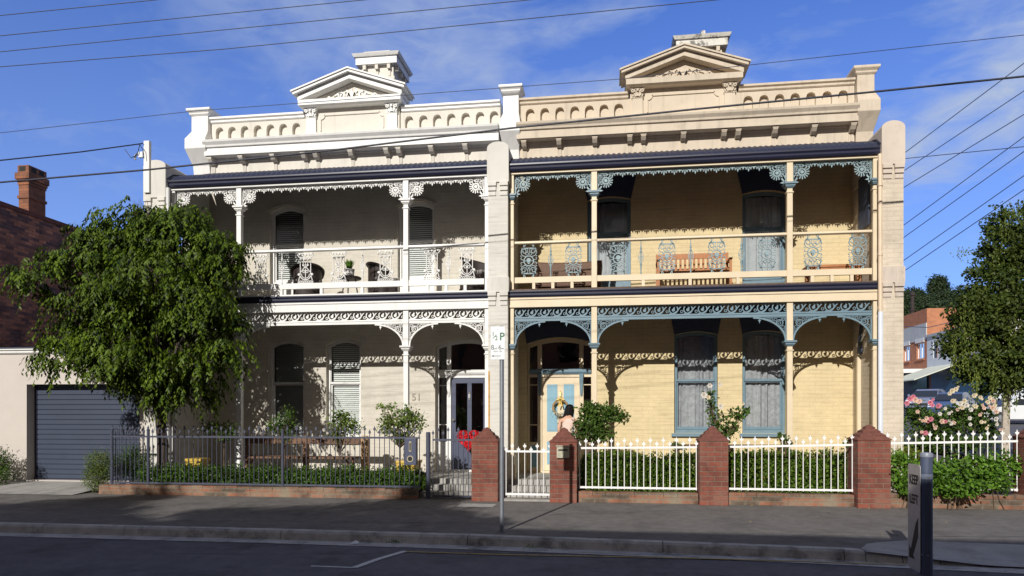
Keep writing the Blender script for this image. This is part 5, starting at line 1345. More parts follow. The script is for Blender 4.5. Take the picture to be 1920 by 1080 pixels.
# brown settee
x0_, x1_ = X(1004, 15.2), X(1128, 15.2)
st = thing('wicker_settee', 'brown woven settee with a flared back at the left of the yellow balcony', 'sofa', ((x0_ + x1_) / 2, 15.2, FZ))
BW = mat('brown_woven_cane', (.15, .085, .055), .7, .25, 40, .6, 90)
m = MB(); n = 12; xs_ = [x0_ + (x1_ - x0_) * i / n for i in range(n + 1)]
for i, a in enumerate(xs_):
    k = abs(2 * i / n - 1) ** 3 * .03
    for y, z in ((15.30, .2), (15.36, .70 + k), (15.42, .74 + k), (15.44, .70 + k), (15.42, .2)): m.v.append((a if 0 < i < n else a + (.02 if i == 0 else -.02) * (z < .5), y, FZ + z))
for i in range(n):
    for k in range(4): p = i * 5 + k; m.f.append((p, p + 5, p + 6, p + 1))
m.build('backrest', BW, st, smooth=True)
m = MB(); m.loft([(FZ + .1, x0_, x1_, 14.75, 15.3), (FZ + .42, x0_, x1_, 14.72, 15.3)]); m.build('seat', BW, st, bevel=.03)
for a in (x0_ - .0, x1_ - .07): m = MB(); m.loft([(FZ + .421, a, a + .07, 14.74, 15.36), (FZ + .62, a - .02, a + .09, 14.72, 15.36)]); m.build('armrest', BW, st, bevel=.02)
for a in (x0_ + .02, x1_ - .08):
    for y in (14.78, 15.3): m = MB(); m.box(a, a + .06, y, y + .06, FZ, FZ + .1); m.build('leg', BW, st)
# low bench at the right of the yellow balcony
x0_, x1_ = X(1508, 15.3), X(1612, 15.3)
lbn = thing('low_timber_bench', 'low brown plank bench at the right end of the yellow balcony', 'bench', ((x0_ + x1_) / 2, 15.3, FZ))
m = MB(); m.box(x0_, x1_, 15.05, 15.5, FZ + .42, FZ + .47); m.box(x0_ + .05, x1_ - .05, 15.07, 15.1, FZ + .33, FZ + .419); m.build('seat', M['teak'], lbn)
for a in (x0_ + .05, x1_ - .12):
    for y in (15.08, 15.4): m = MB(); m.box(a, a + .07, y, y + .07, FZ, FZ + .419); m.build('leg', M['teak'], lbn)
# verandah bench of the white house
x0_, x1_ = X(458, 14.95), X(690, 14.95); y = 14.95; z = .32
vb = thing('timber_settle', 'long dark timber bench with chunky posts on the white house verandah', 'bench', ((x0_ + x1_) / 2, y, z))
m = MB(); m.box(x0_ + .12, x1_ - .16, y, y + .07, z + .66, z + .79); m.build('backrest', M['timber'], vb)
LW = mat('sunlit_pine_post', (.40, .25, .13), .7, .2, 8, streak=True)
for a, w_, mt in ((x0_, .12, M['timber']), ((x0_ + x1_) / 2 - .05, .10, M['timber']), (x1_ - .155, .155, LW)): m = MB(); m.loft([(z, a, a + w_, y - .02, y + .10), (z + .80, a, a + w_, y - .02, y + .10), (z + .84, a + .03, a + w_ - .03, y, y + .08)]); m.build('post', mt, vb)
m = MB(); m.box(x0_ + .12, x1_ - .16, y - .45, y - .021, z + .36, z + .40); m.build('seat', M['timber'], vb)
for a, s in ((x0_ + .14, 1), (x1_ - .18, -1)): m = MB(); m.tube([(a + s * .25, y - .25, z + .36), (a, y - .25, z + .06)], .02, 5); m.tube([(a, y - .40, z), (a, y - .40, z + .36)], .03, 5); m.build('leg', M['timber'], vb)
# ledge behind the hedge of the yellow house
x0_, x1_ = X(1257, 15.2), X(1480, 15.2)
lg = thing('plank_bench', 'long thin brown plank seat just showing above the hedge, below the blue windows', 'bench', ((x0_ + x1_) / 2, 15.2, .32))
m = MB(); m.box(x0_, x1_, 15.1, 15.45, .96, 1.0); m.build('seat', M['timber'], lg)
for a in (x0_ + .1, (x0_ + x1_) / 2, x1_ - .2): m = MB(); m.box(a, a + .08, 15.15, 15.4, .32, .96); m.build('leg', M['timber'], lg)

# ------------------------------------------------------------------ foliage
def leaves_mesh(name, C, N_, size, ratio, mt, par=None, origin=None, fold=.25, T=None):
    """one bent kite of two triangles pairs per leaf; C centres (n,3), T pointing direction (n,3), N_ normals (n,3)"""
    n = len(C); size = np.broadcast_to(np.asarray(size, float), (n,))
    if T is None: T = rng.normal(size=(n, 3))
    T = T / (np.linalg.norm(T, axis=1, keepdims=True) + 1e-9)
    N_ = N_ - T * (N_ * T).sum(1, keepdims=True); N_ = N_ / (np.linalg.norm(N_, axis=1, keepdims=True) + 1e-9)
    S = np.cross(T, N_); s = size[:, None]
    b0 = C - T * s * .5; tip = C + T * s * .5 - N_ * s * .12
    m1 = C - T * s * .08 + S * s * ratio * .5 - N_ * s * fold * ratio; m2 = C - T * s * .08 - S * s * ratio * .5 - N_ * s * fold * ratio
    V = np.stack([b0, m1, tip, m2], 1).reshape(-1, 3)
    off = base_of(par) if par else (Vector(origin) if origin is not None else Vector((0, 0, 0)))
    V = V - np.array(off)
    me = bpy.data.meshes.new(name)
    me.vertices.add(4 * n); me.vertices.foreach_set('co', V.ravel())
    idx = np.arange(n)[:, None] * 4
    F_ = np.concatenate([idx + np.array([[0, 1, 2]]), idx + np.array([[0, 2, 3]])], 1).reshape(-1)
    me.loops.add(6 * n); me.loops.foreach_set('vertex_index', F_.astype(np.int32))
    me.polygons.add(2 * n); me.polygons.foreach_set('loop_start', np.arange(0, 6 * n, 3, dtype=np.int32)); me.polygons.foreach_set('loop_total', np.full(2 * n, 3, np.int32))
    me.update(calc_edges=True); me.materials.append(mt)
    o = bpy.data.objects.new(name, me); COL.objects.link(o)
    if par: o.parent = par
    else: o.location = off
    BASE[o.name] = off
    return o
def blob_points(lobes, n, shell=.55):
    """points in a union of ellipsoids, denser near their surface; lobes (c, r)"""
    vol = np.array([r[0] * r[1] * r[2] for c, r in lobes]) ** .75; pr = vol / vol.sum()
    k = rng.choice(len(lobes), n, p=pr); d_ = rng.normal(size=(n, 3)); d_ /= np.linalg.norm(d_, axis=1, keepdims=True)
    rad = (shell + (1 - shell) * rng.random(n) ** .6) * (1 + .13 * rng.normal(size=n))
    # bumpy outline
    ph = np.sin(d_[:, 0] * 5 + k) * np.cos(d_[:, 2] * 6 + 2 * k) * np.sin(d_[:, 1] * 4 + k * 1.7)
    rad *= 1 + .18 * ph
    Cn = np.array([lobes[i][0] for i in range(len(lobes))])[k]; Rn = np.array([lobes[i][1] for i in range(len(lobes))])[k]
    return Cn + d_ * Rn * rad[:, None], d_
def branch(m, p, q, r0, r1, n=7, wob=.05):
    p, q = Vector(p), Vector(q); pts = []; rs = []
    for i in range(n + 1):
        t = i / n; v = p.lerp(q, t); k = math.sin(t * PI)
        v += Vector((random.uniform(-1, 1), random.uniform(-1, 1), random.uniform(-.5, .8))) * wob * k; pts.append(v); rs.append(r0 + (r1 - r0) * t)
    m.tube(pts, rs, 7); return pts
def clusters(lobes, nc, per, spread, shell=.72, under=-.5):
    C0, D0_ = blob_points(lobes, nc, shell); k_ = D0_[:, 2] > under - .4 * rng.random(nc); C0, D0_ = C0[k_], D0_[k_]
    n_ = len(C0); sz_ = spread * (.55 + .9 * rng.random(n_)); idx = np.repeat(np.arange(n_), per)
    g_ = rng.normal(size=(len(idx), 3)); g_ /= np.linalg.norm(g_, axis=1, keepdims=True); g_ *= (rng.random(len(idx)) ** .4)[:, None]
    P_ = C0[idx] + g_ * sz_[idx][:, None] * np.array([1, 1, .75])
    DD = g_ * .7 + D0_[idx] * .5; DD /= np.linalg.norm(DD, axis=1, keepdims=True) + 1e-9
    return P_, DD
LEAF = leafmat('street_tree_leaf', (.006, .018, .002), (.100, .155, .010), .2, .5)
def px_lobe(px, py, rx, ry, Y, ryd=None):
    c = at(px, py, Y); s = (F * (cs + (px - CX) / F * sn)) / Y
    return ((c.x, c.y, c.z), (rx / s, ryd or (rx / s * .8), ry / s))
tr = thing('street_tree', 'leafy green tree with drooping leaves in front of the white house and garage', 'tree', (-9.30, 13.85, .1))
lob = [(c_, tuple(.9 * q_ for q_ in r_k)) for c_, r_k in (px_lobe(*a) for a in ((225, 470, 80, 50, 13.5), (345, 440, 85, 50, 13.6), (160, 480, 62, 42, 13.0), (80, 510, 48, 30, 12.8), (385, 510, 62, 56, 13.5), (290, 520, 70, 48, 12.7), (190, 560, 70, 52, 13.0), (270, 600, 85, 60, 13.5), (370, 580, 62, 44, 13.0), (150, 620, 50, 36, 13.6), (125, 665, 50, 38, 12.8), (210, 660, 62, 60, 12.6), (290, 700, 66, 52, 13.2), (375, 680, 72, 52, 12.9), (425, 655, 36, 30, 12.9), (430, 480, 26, 40, 13.4), (62, 550, 16, 26, 12.8), (250, 425, 60, 32, 13.7), (310, 402, 40, 22, 13.7), (340, 735, 60, 30, 13.3), (420, 600, 30, 24, 13.5)))]
m = MB(); trunk = branch(m, (-9.30, 13.85, .1), (-9.36, 13.75, 1.9), .115, .10, 6, .02)
tips = []
for (c, r) in lob:
    st_ = Vector((-9.36, 13.75, 1.75 + .25 * random.random())); midp = st_.lerp(Vector(c), .5) + Vector((0, 0, .25))
    branch(m, st_, midp, .055, .03, 4, .03); branch(m, midp, Vector(c), .03, .012, 4, .06)
    for k in range(5):
        e = Vector(c) + Vector([random.uniform(-.85, .85) * r[j] for j in range(3)]); branch(m, Vector(c), e, .012, .004, 4, .05)
m.build('trunk', M['bark'], tr, smooth=True)
# sprays: a drooping stalk with paired leaflets
P0, D0 = clusters(lob, 400, 17, .24, .74, -.5); Pi, Di = clusters(lob, 90, 17, .3, .25, -1.5); P0 = np.concatenate([P0, Pi]); D0 = np.concatenate([D0, Di]); ns = len(P0)
Cc, Tt, Nn = [], [], []
for i in range(ns):
    dd = D0[i].copy(); dd[2] = dd[2] * .3 - .15; dd /= np.linalg.norm(dd) + 1e-9
    side = np.cross(dd, [0, 0, 1]); side /= np.linalg.norm(side) + 1e-9
    L_ = .22 + .24 * rng.random() ** 2; kk = rng.integers(6, 10)
    for j in range(kk):
        t_ = j / kk; pos = P0[i] + dd * L_ * t_ * (1 - .35 * t_) + np.array([0, 0, -1]) * L_ * .75 * t_ * t_
        s = 1 if j % 2 else -1
        tdir = side * s * .55 + dd * .35 + np.array([0, 0, -.75]) + rng.normal(size=3) * .18
        Cc.append(pos + tdir * .035); Tt.append(tdir); Nn.append(dd * .8 + np.array([0, 0, .75]) + side * s * .2 + rng.normal(size=3) * .35)
leaves_mesh('crown', np.array(Cc), np.array(Nn), .085 + .04 * rng.random(len(Cc)), .40, LEAF, tr, T=np.array(Tt))
# bare twigs above
m = MB()
for px, py in ((262, 372), (255, 385), (240, 400), (145, 425), (150, 420), (272, 378)):
    e = at(px, py, 13.4); branch(m, e + Vector((.1, 0, -.45)), e, .006, .002, 4, .04)
    for k in range(3): branch(m, e + Vector((.05, 0, -.25)), e + Vector((random.uniform(-.18, .12), 0, random.uniform(-.1, .05))), .004, .0015, 3, .02)
m.build('twigs', M['twig'], tr)

def shrub(name, label, cat, lobes, n, size, ratio, mt, base, trunk=None, group=None, shell=.3, flowers=None, up=.3):
    h = thing(name, label, cat, base, group)
    P, D = blob_points(lobes, n, shell)
    zmin = base[2] + .0; P[:, 2] = np.maximum(P[:, 2], zmin + .01)
    Nn = D * .7 + np.array([0, -.25, up + .3]) + rng.normal(size=P.shape) * .55
    leaves_mesh('foliage', P, Nn, size * (.7 + .6 * rng.random(n)), ratio, mt, h, T=D + rng.normal(size=P.shape) * .8)
    m = MB()
    if trunk: 
        branch(m, base, trunk, .018, .014, 5, .01)
        for c, r in lobes:
            for k in range(5): branch(m, trunk, Vector(c) + Vector([random.uniform(-.7, .7) * r[j] for j in range(3)]), .010, .004, 4, .02)
    else:
        for c, r in lobes:
            for k in range(4): branch(m, (c[0] + random.uniform(-.5, .5) * r[0], c[1], base[2]), Vector(c) + Vector([random.uniform(-.7, .7) * r[j] for j in range(3)]), .008, .003, 3, .02)
    m.build('stems', M['twig'], h)
    return h
def bloom(par, p, r, mt, name='bloom', seedk=0):
    m = MB(); p = Vector(p)
    for ring_, (k, tilt, rr) in enumerate(((6, .35, 1.0), (5, .75, .8), (4, 1.15, .55))):
        for j in range(k):
            a = 2 * PI * j / k + ring_ * .5 + random.random() * .3
            out = Vector((math.cos(a), -.0, math.sin(a))) ; side = Vector((-math.sin(a), 0, math.cos(a))); fr_ = Vector((0, -1, 0))
            t1 = out * math.cos(tilt) + fr_ * math.sin(tilt)
            b = p + out * r * .08; c = p + t1 * r * rr
            m.add([b, b + t1 * r * rr * .6 + side * r * .38 * rr - fr_ * r * .05, c, b + t1 * r * rr * .6 - side * r * .38 * rr - fr_ * r * .05], [(0, 1, 2, 3)])
    return m.build(name, mt, par)
WHT = mat('white_petal', (.80, .76, .70), .6, .04, trans=.25); PNK = mat('pink_petal', (.78, .28, .36), .6, .12, 12, trans=.25); PEA = mat('pale_peach_petal', (.85, .62, .50), .6, .10, 12, trans=.25); CRM = mat('cream_petal', (.82, .72, .52), .6, .08, 12, trans=.25)
BOX = leafmat('box_hedge_leaf', (.028, .065, .010), (.085, .16, .022), .3, .4)
HDG = leafmat('garden_hedge_leaf', (.035, .075, .010), (.13, .21, .025), .3, .45, dry=(.25, .2, .05))
RSE = leafmat('rose_leaf', (.030, .065, .013), (.10, .17, .030), .3, .4)
LRSE = leafmat('pale_rose_leaf', (.05, .10, .02), (.20, .28, .05), .4, .4)
IVY = leafmat('shrub_leaf', (.035, .09, .010), (.14, .27, .03), .3, .4)
# low planting behind the black fence
lo = []; x_ = -9.6
while x_ < -3.75:
    z_ = .15 + random.uniform(.16, .22); lo.append(((x_, 13.80 + random.uniform(-.05, .05), z_), (.22, .26, .22 + random.uniform(0, .06)))); x_ += .2
shrub('low_hedge', 'low dark green hedge along the foot of the black fence', 'hedge', lo, 24000, .055, .55, BOX, (-7, 13.85, .15))
def hedge_run(label, x0, x1, n, z1, mt=HDG, z0=.15, name='hedge', seed=0):
    lo = []; x_ = x0 + .15
    while x_ < x1 - .1:
        for zz in (z0 + .18, z0 + (z1 - z0) * .62): lo.append(((x_, 13.95 + random.uniform(-.05, .05), zz), (.23, .24, (z1 - z0) * .38 + random.uniform(-.06, .07))))
        x_ += .24
    return shrub(name, label, 'hedge', lo, int(n * 2.6), .065, .5, mt, ((x0 + x1) / 2, 13.95, z0))
hedge_run('clipped green hedge behind the first white fence panel', -.60, 1.8, 9500, .92)
hedge_run('green hedge behind the middle white fence panel with a yellowing patch', 1.9, 4.35, 10000, .98)
# bushes by the driveway
b0 = at(185, 870, 13.6)
shrub('driveway_bush', 'small clipped bush with bare dry stems beside the driveway', 'bush', [px_lobe(188, 868, 30, 26, 13.5), px_lobe(182, 895, 28, 26, 13.5)], 6000, .04, .3, leafmat('dry_bush_leaf', (.05, .085, .02), (.15, .20, .05), .25, .5, dry=(.3, .18, .10)), (-10.75, 13.5, .02))
shrub('rounded_bush', 'round dark bush inside the corner of the black fence', 'bush', [px_lobe(252, 868, 32, 36, 14.1), px_lobe(228, 875, 18, 26, 14.1)], 5000, .05, .3, BOX, (-9.9, 14.1, .15))
shrub('edge_hedge', 'dark hedge cut by the left edge beside the garage wall', 'hedge', [px_lobe(-5, 875, 28, 40, 14.0), px_lobe(-40, 870, 40, 44, 14.0)], 6000, .045, .45, BOX, (-14.2, 14.0, -.0))
# standard roses
def rose(label, px, pby, lobes, n, Y, zb, mt=RSE, whites=(), size=.065, name='standard_rose', group='standard roses'):
    bx_ = X(px, Y); h = shrub(name, label, 'rose', [px_lobe(*l, Y) for l in lobes], n, size, .55, mt, (bx_, Y, zb), (bx_, Y, at(px, pby, Y).z), group, .1)
    for (a, b_, rr, mm) in whites: bloom(h, at(a, b_, Y - .28), rr, mm)
    return h
rose('small dark standard rose beside the tree trunk, partly shaded, above the yellow pot', 420, 830, [(400, 803, 28, 15), (432, 806, 18, 18), (420, 818, 22, 10)], 520, 13.85, .2, whites=((373, 806, .04, WHT), (385, 796, .03, WHT)))
rose('standard rose in front of the first window of the white house', 533, 835, [(520, 800, 22, 22), (540, 790, 20, 34), (535, 822, 16, 14)], 620, 13.85, .2, whites=((496, 800, .035, WHT),))
rose('sparse pale standard rose in front of the second window of the white house', 637, 850, [(645, 792, 34, 18), (635, 815, 26, 16), (660, 800, 22, 16), (640, 778, 22, 12)], 760, 13.85, .2, LRSE, ((608, 806, .04, WHT), (614, 812, .03, WHT), (602, 818, .035, WHT)))
rose('full round standard rose beside the letterbox, left of the dark grey door', 750, 840, [(745, 790, 38, 26), (772, 785, 28, 24), (725, 802, 20, 18), (755, 818, 26, 18), (735, 762, 14, 8), (762, 770, 16, 12), (715, 762, 12, 6), (790, 800, 12, 14)], 1500, 13.85, .2, LRSE, ((759, 806, .05, WHT), (768, 762, .035, WHT), (772, 768, .03, WHT)))
rose('dense green rose bush hiding the woman, behind the letter slot pillar', 1100, 850, [(1115, 790, 36, 30), (1140, 775, 34, 20), (1090, 805, 18, 30), (1165, 783, 18, 12), (1125, 815, 30, 16), (1105, 765, 22, 14)], 2600, 14.0, .2, size=.075, name='rose_bush', group=None)
rose('tall open rose with white blooms before the first blue window', 1350, 835, [(1335, 762, 14, 34), (1350, 795, 24, 24), (1385, 775, 22, 14), (1362, 812, 20, 14), (1330, 740, 12, 10), (1402, 768, 8, 8), (1375, 800, 14, 14)], 620, 14.0, .2, size=.085, name='climbing_rose', group=None, whites=((1331, 723, .055, WHT), (1320, 741, .07, WHT), (1351, 762, .06, WHT), (1350, 721, .04, WHT), (1328, 745, .05, CRM), (1393, 757, .035, CRM)))
rose('thin rose shoots standing above the white fence below the second blue window', 1473, 840, [(1470, 824, 12, 12), (1482, 830, 10, 6), (1462, 815, 6, 5)], 110, 13.9, .3, size=.07, name='rose_shoots', group=None)
rose('rose shoots leaning against the pillar at the right end of the white fence', 1590, 850, [(1590, 828, 12, 10), (1600, 840, 10, 14), (1608, 868, 12, 14)], 190, 13.7, .3, size=.065, name='rose_shoots', group=None)
rose('few rose leaves above the first white fence panel, low against the yellow wall', 1270, 845, [(1267, 832, 12, 6), (1280, 838, 10, 5)], 80, 13.9, .3, size=.06, name='rose_shoots', group=None)
# yellow tubs
def tub(label, px, Y, w_):
    x = X(px, Y); h = thing('planter_tub', label, 'planter', (x, Y, .32), 'mustard yellow planter tubs'); zb = .16; zt = .70; a = w_ / 2
    m = MB(); m.loft([(zb, x - a * .8, x + a * .8, Y - a * .8, Y + a * .8), (zt - .06, x - a, x + a, Y - a, Y + a)]); m.build('tub', M['yellowpot'], h, bevel=.01)
    m = MB(); m.loft([(zt - .059, x - a - .015, x + a + .015, Y - a - .015, Y + a + .015), (zt, x - a - .02, x + a + .02, Y - a - .02, Y + a + .02)]); m.build('rim', M['yellowpot'], h, bevel=.008); return h
tub('mustard yellow square tub beside the trunk of the street tree', 370, 14.05, .34); tub('mustard yellow square tub behind the letterbox by the black gate', 766, 14.05, .42)
# shrub spilling through the right fence
lo = [px_lobe(*a) for a in ((1690, 880, 36, 34, 13.35), (1740, 895, 40, 36, 13.25), (1790, 890, 38, 38, 13.3), (1840, 880, 38, 30, 13.45), (1880, 870, 34, 28, 13.5), (1800, 912, 44, 20, 13.15), (1700, 912, 20, 20, 13.2), (1870, 900, 30, 24, 13.3))]
shrub('spilling_shrub', 'bright green leafy shrub spilling through the far right fence onto the footpath', 'bush', lo, 5200, .075, .62, IVY, (6.0, 13.4, .0), shell=.4)
shrub('yellow_green_bush', 'yellow green strappy bush at the foot of the tan end wall', 'bush', [px_lobe(1695, 858, 30, 22, 14.2), px_lobe(1720, 868, 24, 20, 14.2)], 1800, .11, .14, leafmat('strap_leaf', (.10, .16, .02), (.30, .34, .05), .35, .4), (5.55, 14.2, .15))
# pink and cream roses at the corner
lo = [px_lobe(*a) for a in ((1730, 790, 34, 32, 14.8), (1770, 800, 38, 30, 14.8), (1810, 785, 36, 32, 14.9), (1845, 790, 26, 32, 14.9), (1750, 830, 50, 20, 14.7), (1820, 830, 44, 18, 14.7), (1715, 772, 20, 16, 14.8), (1790, 772, 26, 14, 14.9), (1830, 770, 28, 14, 14.9), (1860, 810, 14, 20, 14.9))]
pk = shrub('flowering_rose_bush', 'tall rose bush thick with pink and cream blooms behind the far right fence', 'rose', lo, 5200, .075, .5, RSE, (6.2, 14.8, .15), shell=.2)
pts = [(1706, 748, PNK, .10), (1700, 756, PNK, .09), (1716, 750, PEA, .10), (1712, 744, PNK, .08), (1724, 752, PEA, .08), (1744, 755, PNK, .09), (1748, 760, PNK, .07), (1759, 761, PNK, .09), (1720, 772, PEA, .07), (1745, 786, PNK, .09), (1737, 784, PEA, .07), (1766, 790, PEA, .09), (1772, 791, PNK, .08), (1730, 789, PEA, .06), (1752, 798, PEA, .06), (1735, 812, PNK, .09), (1728, 810, PEA, .06), (1753, 803, PEA, .06), (1785, 733, CRM, .09), (1792, 730, CRM, .08), (1780, 738, CRM, .07), (1786, 752, CRM, .08), (1800, 757, WHT, .09), (1808, 752, CRM, .09), (1812, 760, WHT, .09), (1804, 764, CRM, .08), (1795, 768, PEA, .06), (1772, 766, WHT, .06), (1826, 742, CRM, .08), (1838, 745, CRM, .07), (1856, 746, CRM, .08), (1852, 754, CRM, .08), (1862, 752, PEA, .08), (1845, 765, PEA, .07), (1861, 765, PEA, .09), (1868, 772, PEA, .08), (1865, 760, CRM, .07), (1818, 784, WHT, .07), (1819, 796, WHT, .06), (1840, 791, CRM, .07), (1867, 786, WHT, .08), (1869, 796, WHT, .06), (1837, 778, PEA, .06), (1789, 793, PEA, .06), (1783, 794, WHT, .07), (1762, 776, WHT, .07), (1779, 775, WHT, .06), (1820, 768, WHT, .08), (1829, 762, CRM, .08), (1875, 806, PEA, .05), (1850, 803, CRM, .06)]
for px, py, mm, rr in pts:
    bloom(pk, at(px, py, 14.55), rr * .64, mm)
    if random.random() < .75: bloom(pk, at(px + random.uniform(-7, 7), py + random.uniform(-6, 7), 14.5 + random.random() * .2), rr * random.uniform(.3, .55), mm)
# weeds
def weed(name, label, px, py, z, n, s, mt=IVY):
    c = gr(px, py, z); P = np.array(c) + rng.normal(size=(n, 3)) * np.array([s, s * .4, s * .25]) + np.array([0, 0, s * .5]); P[:, 2] = np.maximum(P[:, 2], z + .01)
    o = leaves_mesh(name, P, rng.normal(size=(n, 3)) + [0, 0, 1], s * .55, .3, mt, origin=tuple(c)); tag(o, label, 'weed'); return o
for lab_, nm_, (xa_, xb_, ya_, yb_, zz_), n_ in (('scattered small dry leaves lying on the dark footpath', 'fallen_leaves', (-11, 7, 9.7, 13.2, .012), 170),):
    P = np.stack([xa_ + (xb_ - xa_) * rng.random(n_), ya_ + (yb_ - ya_) * rng.random(n_) ** .5, np.full(n_, zz_)], 1)
    o = leaves_mesh(nm_, P, rng.normal(size=P.shape) * .25 + [0, 0, 1], .045, .5, leafmat('dry_leaf', (.16, .12, .05), (.34, .28, .12), .1, .7), T=rng.normal(size=P.shape) * [1, 1, .05]); tag(o, lab_, 'leaves', kind='stuff')
weed('gutter_weed', 'small dark weed growing in the gutter at the kerb face', 740, 1019, -.11, 70, .06, BOX); weed('fallen_sprig', 'green leafy sprig lying in the gutter', 994, 1029, -.11, 40, .06)
weed('wall_weed', 'green weed hanging over the low wall under the middle white fence panel', 1495, 914, .0, 120, .10)

# ------------------------------------------------------------------ wreaths
hw_ = thing('heart_wreath', 'red heart-shaped wreath on the dark grey front door', 'wreath', (X(880, 16.0), 16.0, at(880, 823, 16.0).z))
c = at(880, 823, 15.98); m = MB(); mg = MB(); PTS = []
for k in range(2600):
    t_ = rng.random() * 2 * PI; hx = 16 * math.sin(t_) ** 3 / 17; hz = (13 * math.cos(t_) - 5 * math.cos(2 * t_) - 2 * math.cos(3 * t_) - math.cos(4 * t_)) / 17
    k_ = .2 + .82 * rng.random() ** .6; PTS.append((c.x + hx * k_ * .27, c.y - .05 - .07 * rng.random(), c.z + hz * k_ * .27))
PTS = np.array(PTS); RED = leafmat('red_petal', (.35, .008, .015), (.65, .03, .04), .1, .5)
leaves_mesh('berries', PTS, rng.normal(size=PTS.shape) * .5 + [0, -1, 0], .045, .8, RED, hw_)
m.ring(c.x, c.z, .15, .02, c.y, .02, 16); m.build('frame', M['twig'], hw_)
g_ = PTS[:0]; top = np.array([c.x, c.y - .07, c.z + .13]) + rng.normal(size=(50, 3)) * [.06, .02, .03]
leaves_mesh('greenery', top, rng.normal(size=top.shape) + [0, -1, 0], .06, .3, BOX, hw_)
m = MB(); m.lathe([(.005, -.025), (.025, -.01), (.027, .008), (.005, .025)], (c.x, c.y - .1, c.z + .13), 10); m.build('bauble', M['chrome'], hw_, smooth=True)
rw = thing('round_wreath', 'round straw wreath with a gold bow on the pale blue and cream door', 'wreath', tuple(at(1051, 765, 16.0)))
c = at(1051, 764, 15.98); m = MB(); STR = mat('straw_wreath', (.38, .24, .11), .9, .3, 40, .5, 80)
n = 30; rr = .165
for w0 in range(3): m.tube([(c.x + (rr + .012 * math.sin(i * 1.3 + w0 * 2)) * math.cos(2 * PI * i / n), c.y - .03 + .015 * math.cos(i * 1.3 + w0 * 2), c.z + (rr + .012 * math.sin(i * 1.3 + w0 * 2)) * math.sin(2 * PI * i / n)) for i in range(n + 1)], .016, 6)
m.build('ring', STR, rw, smooth=True)
bt = np.array([c.x, c.y - .06, c.z]) + np.stack([rr * np.cos(a_ := -PI / 2 + rng.normal(size=170) * .75), rng.normal(size=170) * .02, rr * np.sin(a_)], 1) + rng.normal(size=(170, 3)) * .022
leaves_mesh('white_sprigs', bt, rng.normal(size=bt.shape) + [0, -1, 0], .045, .4, leafmat('sprig', (.25, .30, .22), (.75, .75, .70), .2, .6), rw)
m = MB()
for s in (-1, 1): m.strip([(c.x, c.z + rr), (c.x + s * .05, c.z + rr + .05), (c.x + s * .09, c.z + rr + .01), (c.x, c.z + rr)], .03, c.y - .08, .006); m.strip([(c.x, c.z + rr), (c.x + s * .04, c.z + rr - .14)], .028, c.y - .075, .005)
m.strip([(c.x, c.z + rr + .02), (c.x, c.z + rr + .22)], .012, c.y - .02, .004); m.build('gold_bow', mat('gold_ribbon', (.70, .48, .10), .4, .08), rw)

# ------------------------------------------------------------------ woman at the door (back to us, head bent)
def skin(name, verts, edges, radii, mt, par, sub=2, root=0):
    me = bpy.data.meshes.new(name); me.from_pydata([tuple(v) for v in verts], edges, []); o = bpy.data.objects.new(name, me); COL.objects.link(o)
    s = o.modifiers.new('s', 'SKIN'); s.use_smooth_shade = True
    for i, r in enumerate(radii):
        d_ = me.skin_vertices[0].data[i]; d_.radius = r if isinstance(r, tuple) else (r, r); d_.use_root = (i == root)
    u = o.modifiers.new('u', 'SUBSURF'); u.levels = u.render_levels = sub
    bpy.context.view_layer.update(); dg = bpy.context.evaluated_depsgraph_get()
    me2 = bpy.data.meshes.new_from_object(o.evaluated_get(dg)); bpy.data.objects.remove(o)
    me2.name = name; me2.materials.clear(); me2.materials.append(mt)
    me2.polygons.foreach_set('use_smooth', [True] * len(me2.polygons))
    o = bpy.data.objects.new(name, me2); COL.objects.link(o)
    if par: o.parent = par
    return o
SK = mat('skin', (.62, .36, .25), .55, .04, 6); HAIR = mat('black_hair', (.006, .005, .006), .6, .3, 60, spec=.15); TOP = mat('pale_pink_top', (.70, .52, .44), .8, .06, 8); SKT = mat('green_skirt', (.07, .20, .11), .8, .15, 8)
pe = thing('person', 'black-haired person in pale pink top and green skirt, back turned, at the blue door', 'person', (X(1064, 14.85), 14.85, .32))
# local frame: x right, y away from the viewer, z up from the feet
V = [(0, 0, .80), (0, .01, .95), (.005, .03, 1.10), (.01, .07, 1.21), (.02, .12, 1.28), (.025, .16, 1.34), (.03, .19, 1.42),
     (-.15, .05, 1.17), (-.185, .02, 1.0), (-.17, .06, .88), (-.15, .18, .82), (-.145, .24, .80),
     (.17, .06, 1.17), (.20, .05, .96), (.17, .20, .90), (.12, .32, .92), (.10, .37, .93),
     (-.09, 0, .74), (-.10, -.01, .42), (-.10, .03, .08), (-.10, -.08, .03), (.09, 0, .74), (.10, -.02, .42), (.10, .03, .08), (.10, -.08, .03)]
V[20] = (-.10, .12, .03); V[24] = (.10, .12, .03)
Ed = [(0, 1), (1, 2), (2, 3), (3, 4), (4, 5), (5, 6), (3, 7), (7, 8), (8, 9), (9, 10), (10, 11), (3, 12), (12, 13), (13, 14), (14, 15), (15, 16), (0, 17), (17, 18), (18, 19), (19, 20), (0, 21), (21, 22), (22, 23), (23, 24)]
Rd = [(.14, .10), (.115, .085), (.125, .09), (.12, .075), .045, (.075, .085), (.07, .08), .048, .038, .033, .028, .026, .048, .038, .034, .028, .026, .08, .052, .035, .03, .08, .052, .035, .03]
skin('body', V, Ed, Rd, SK, pe)
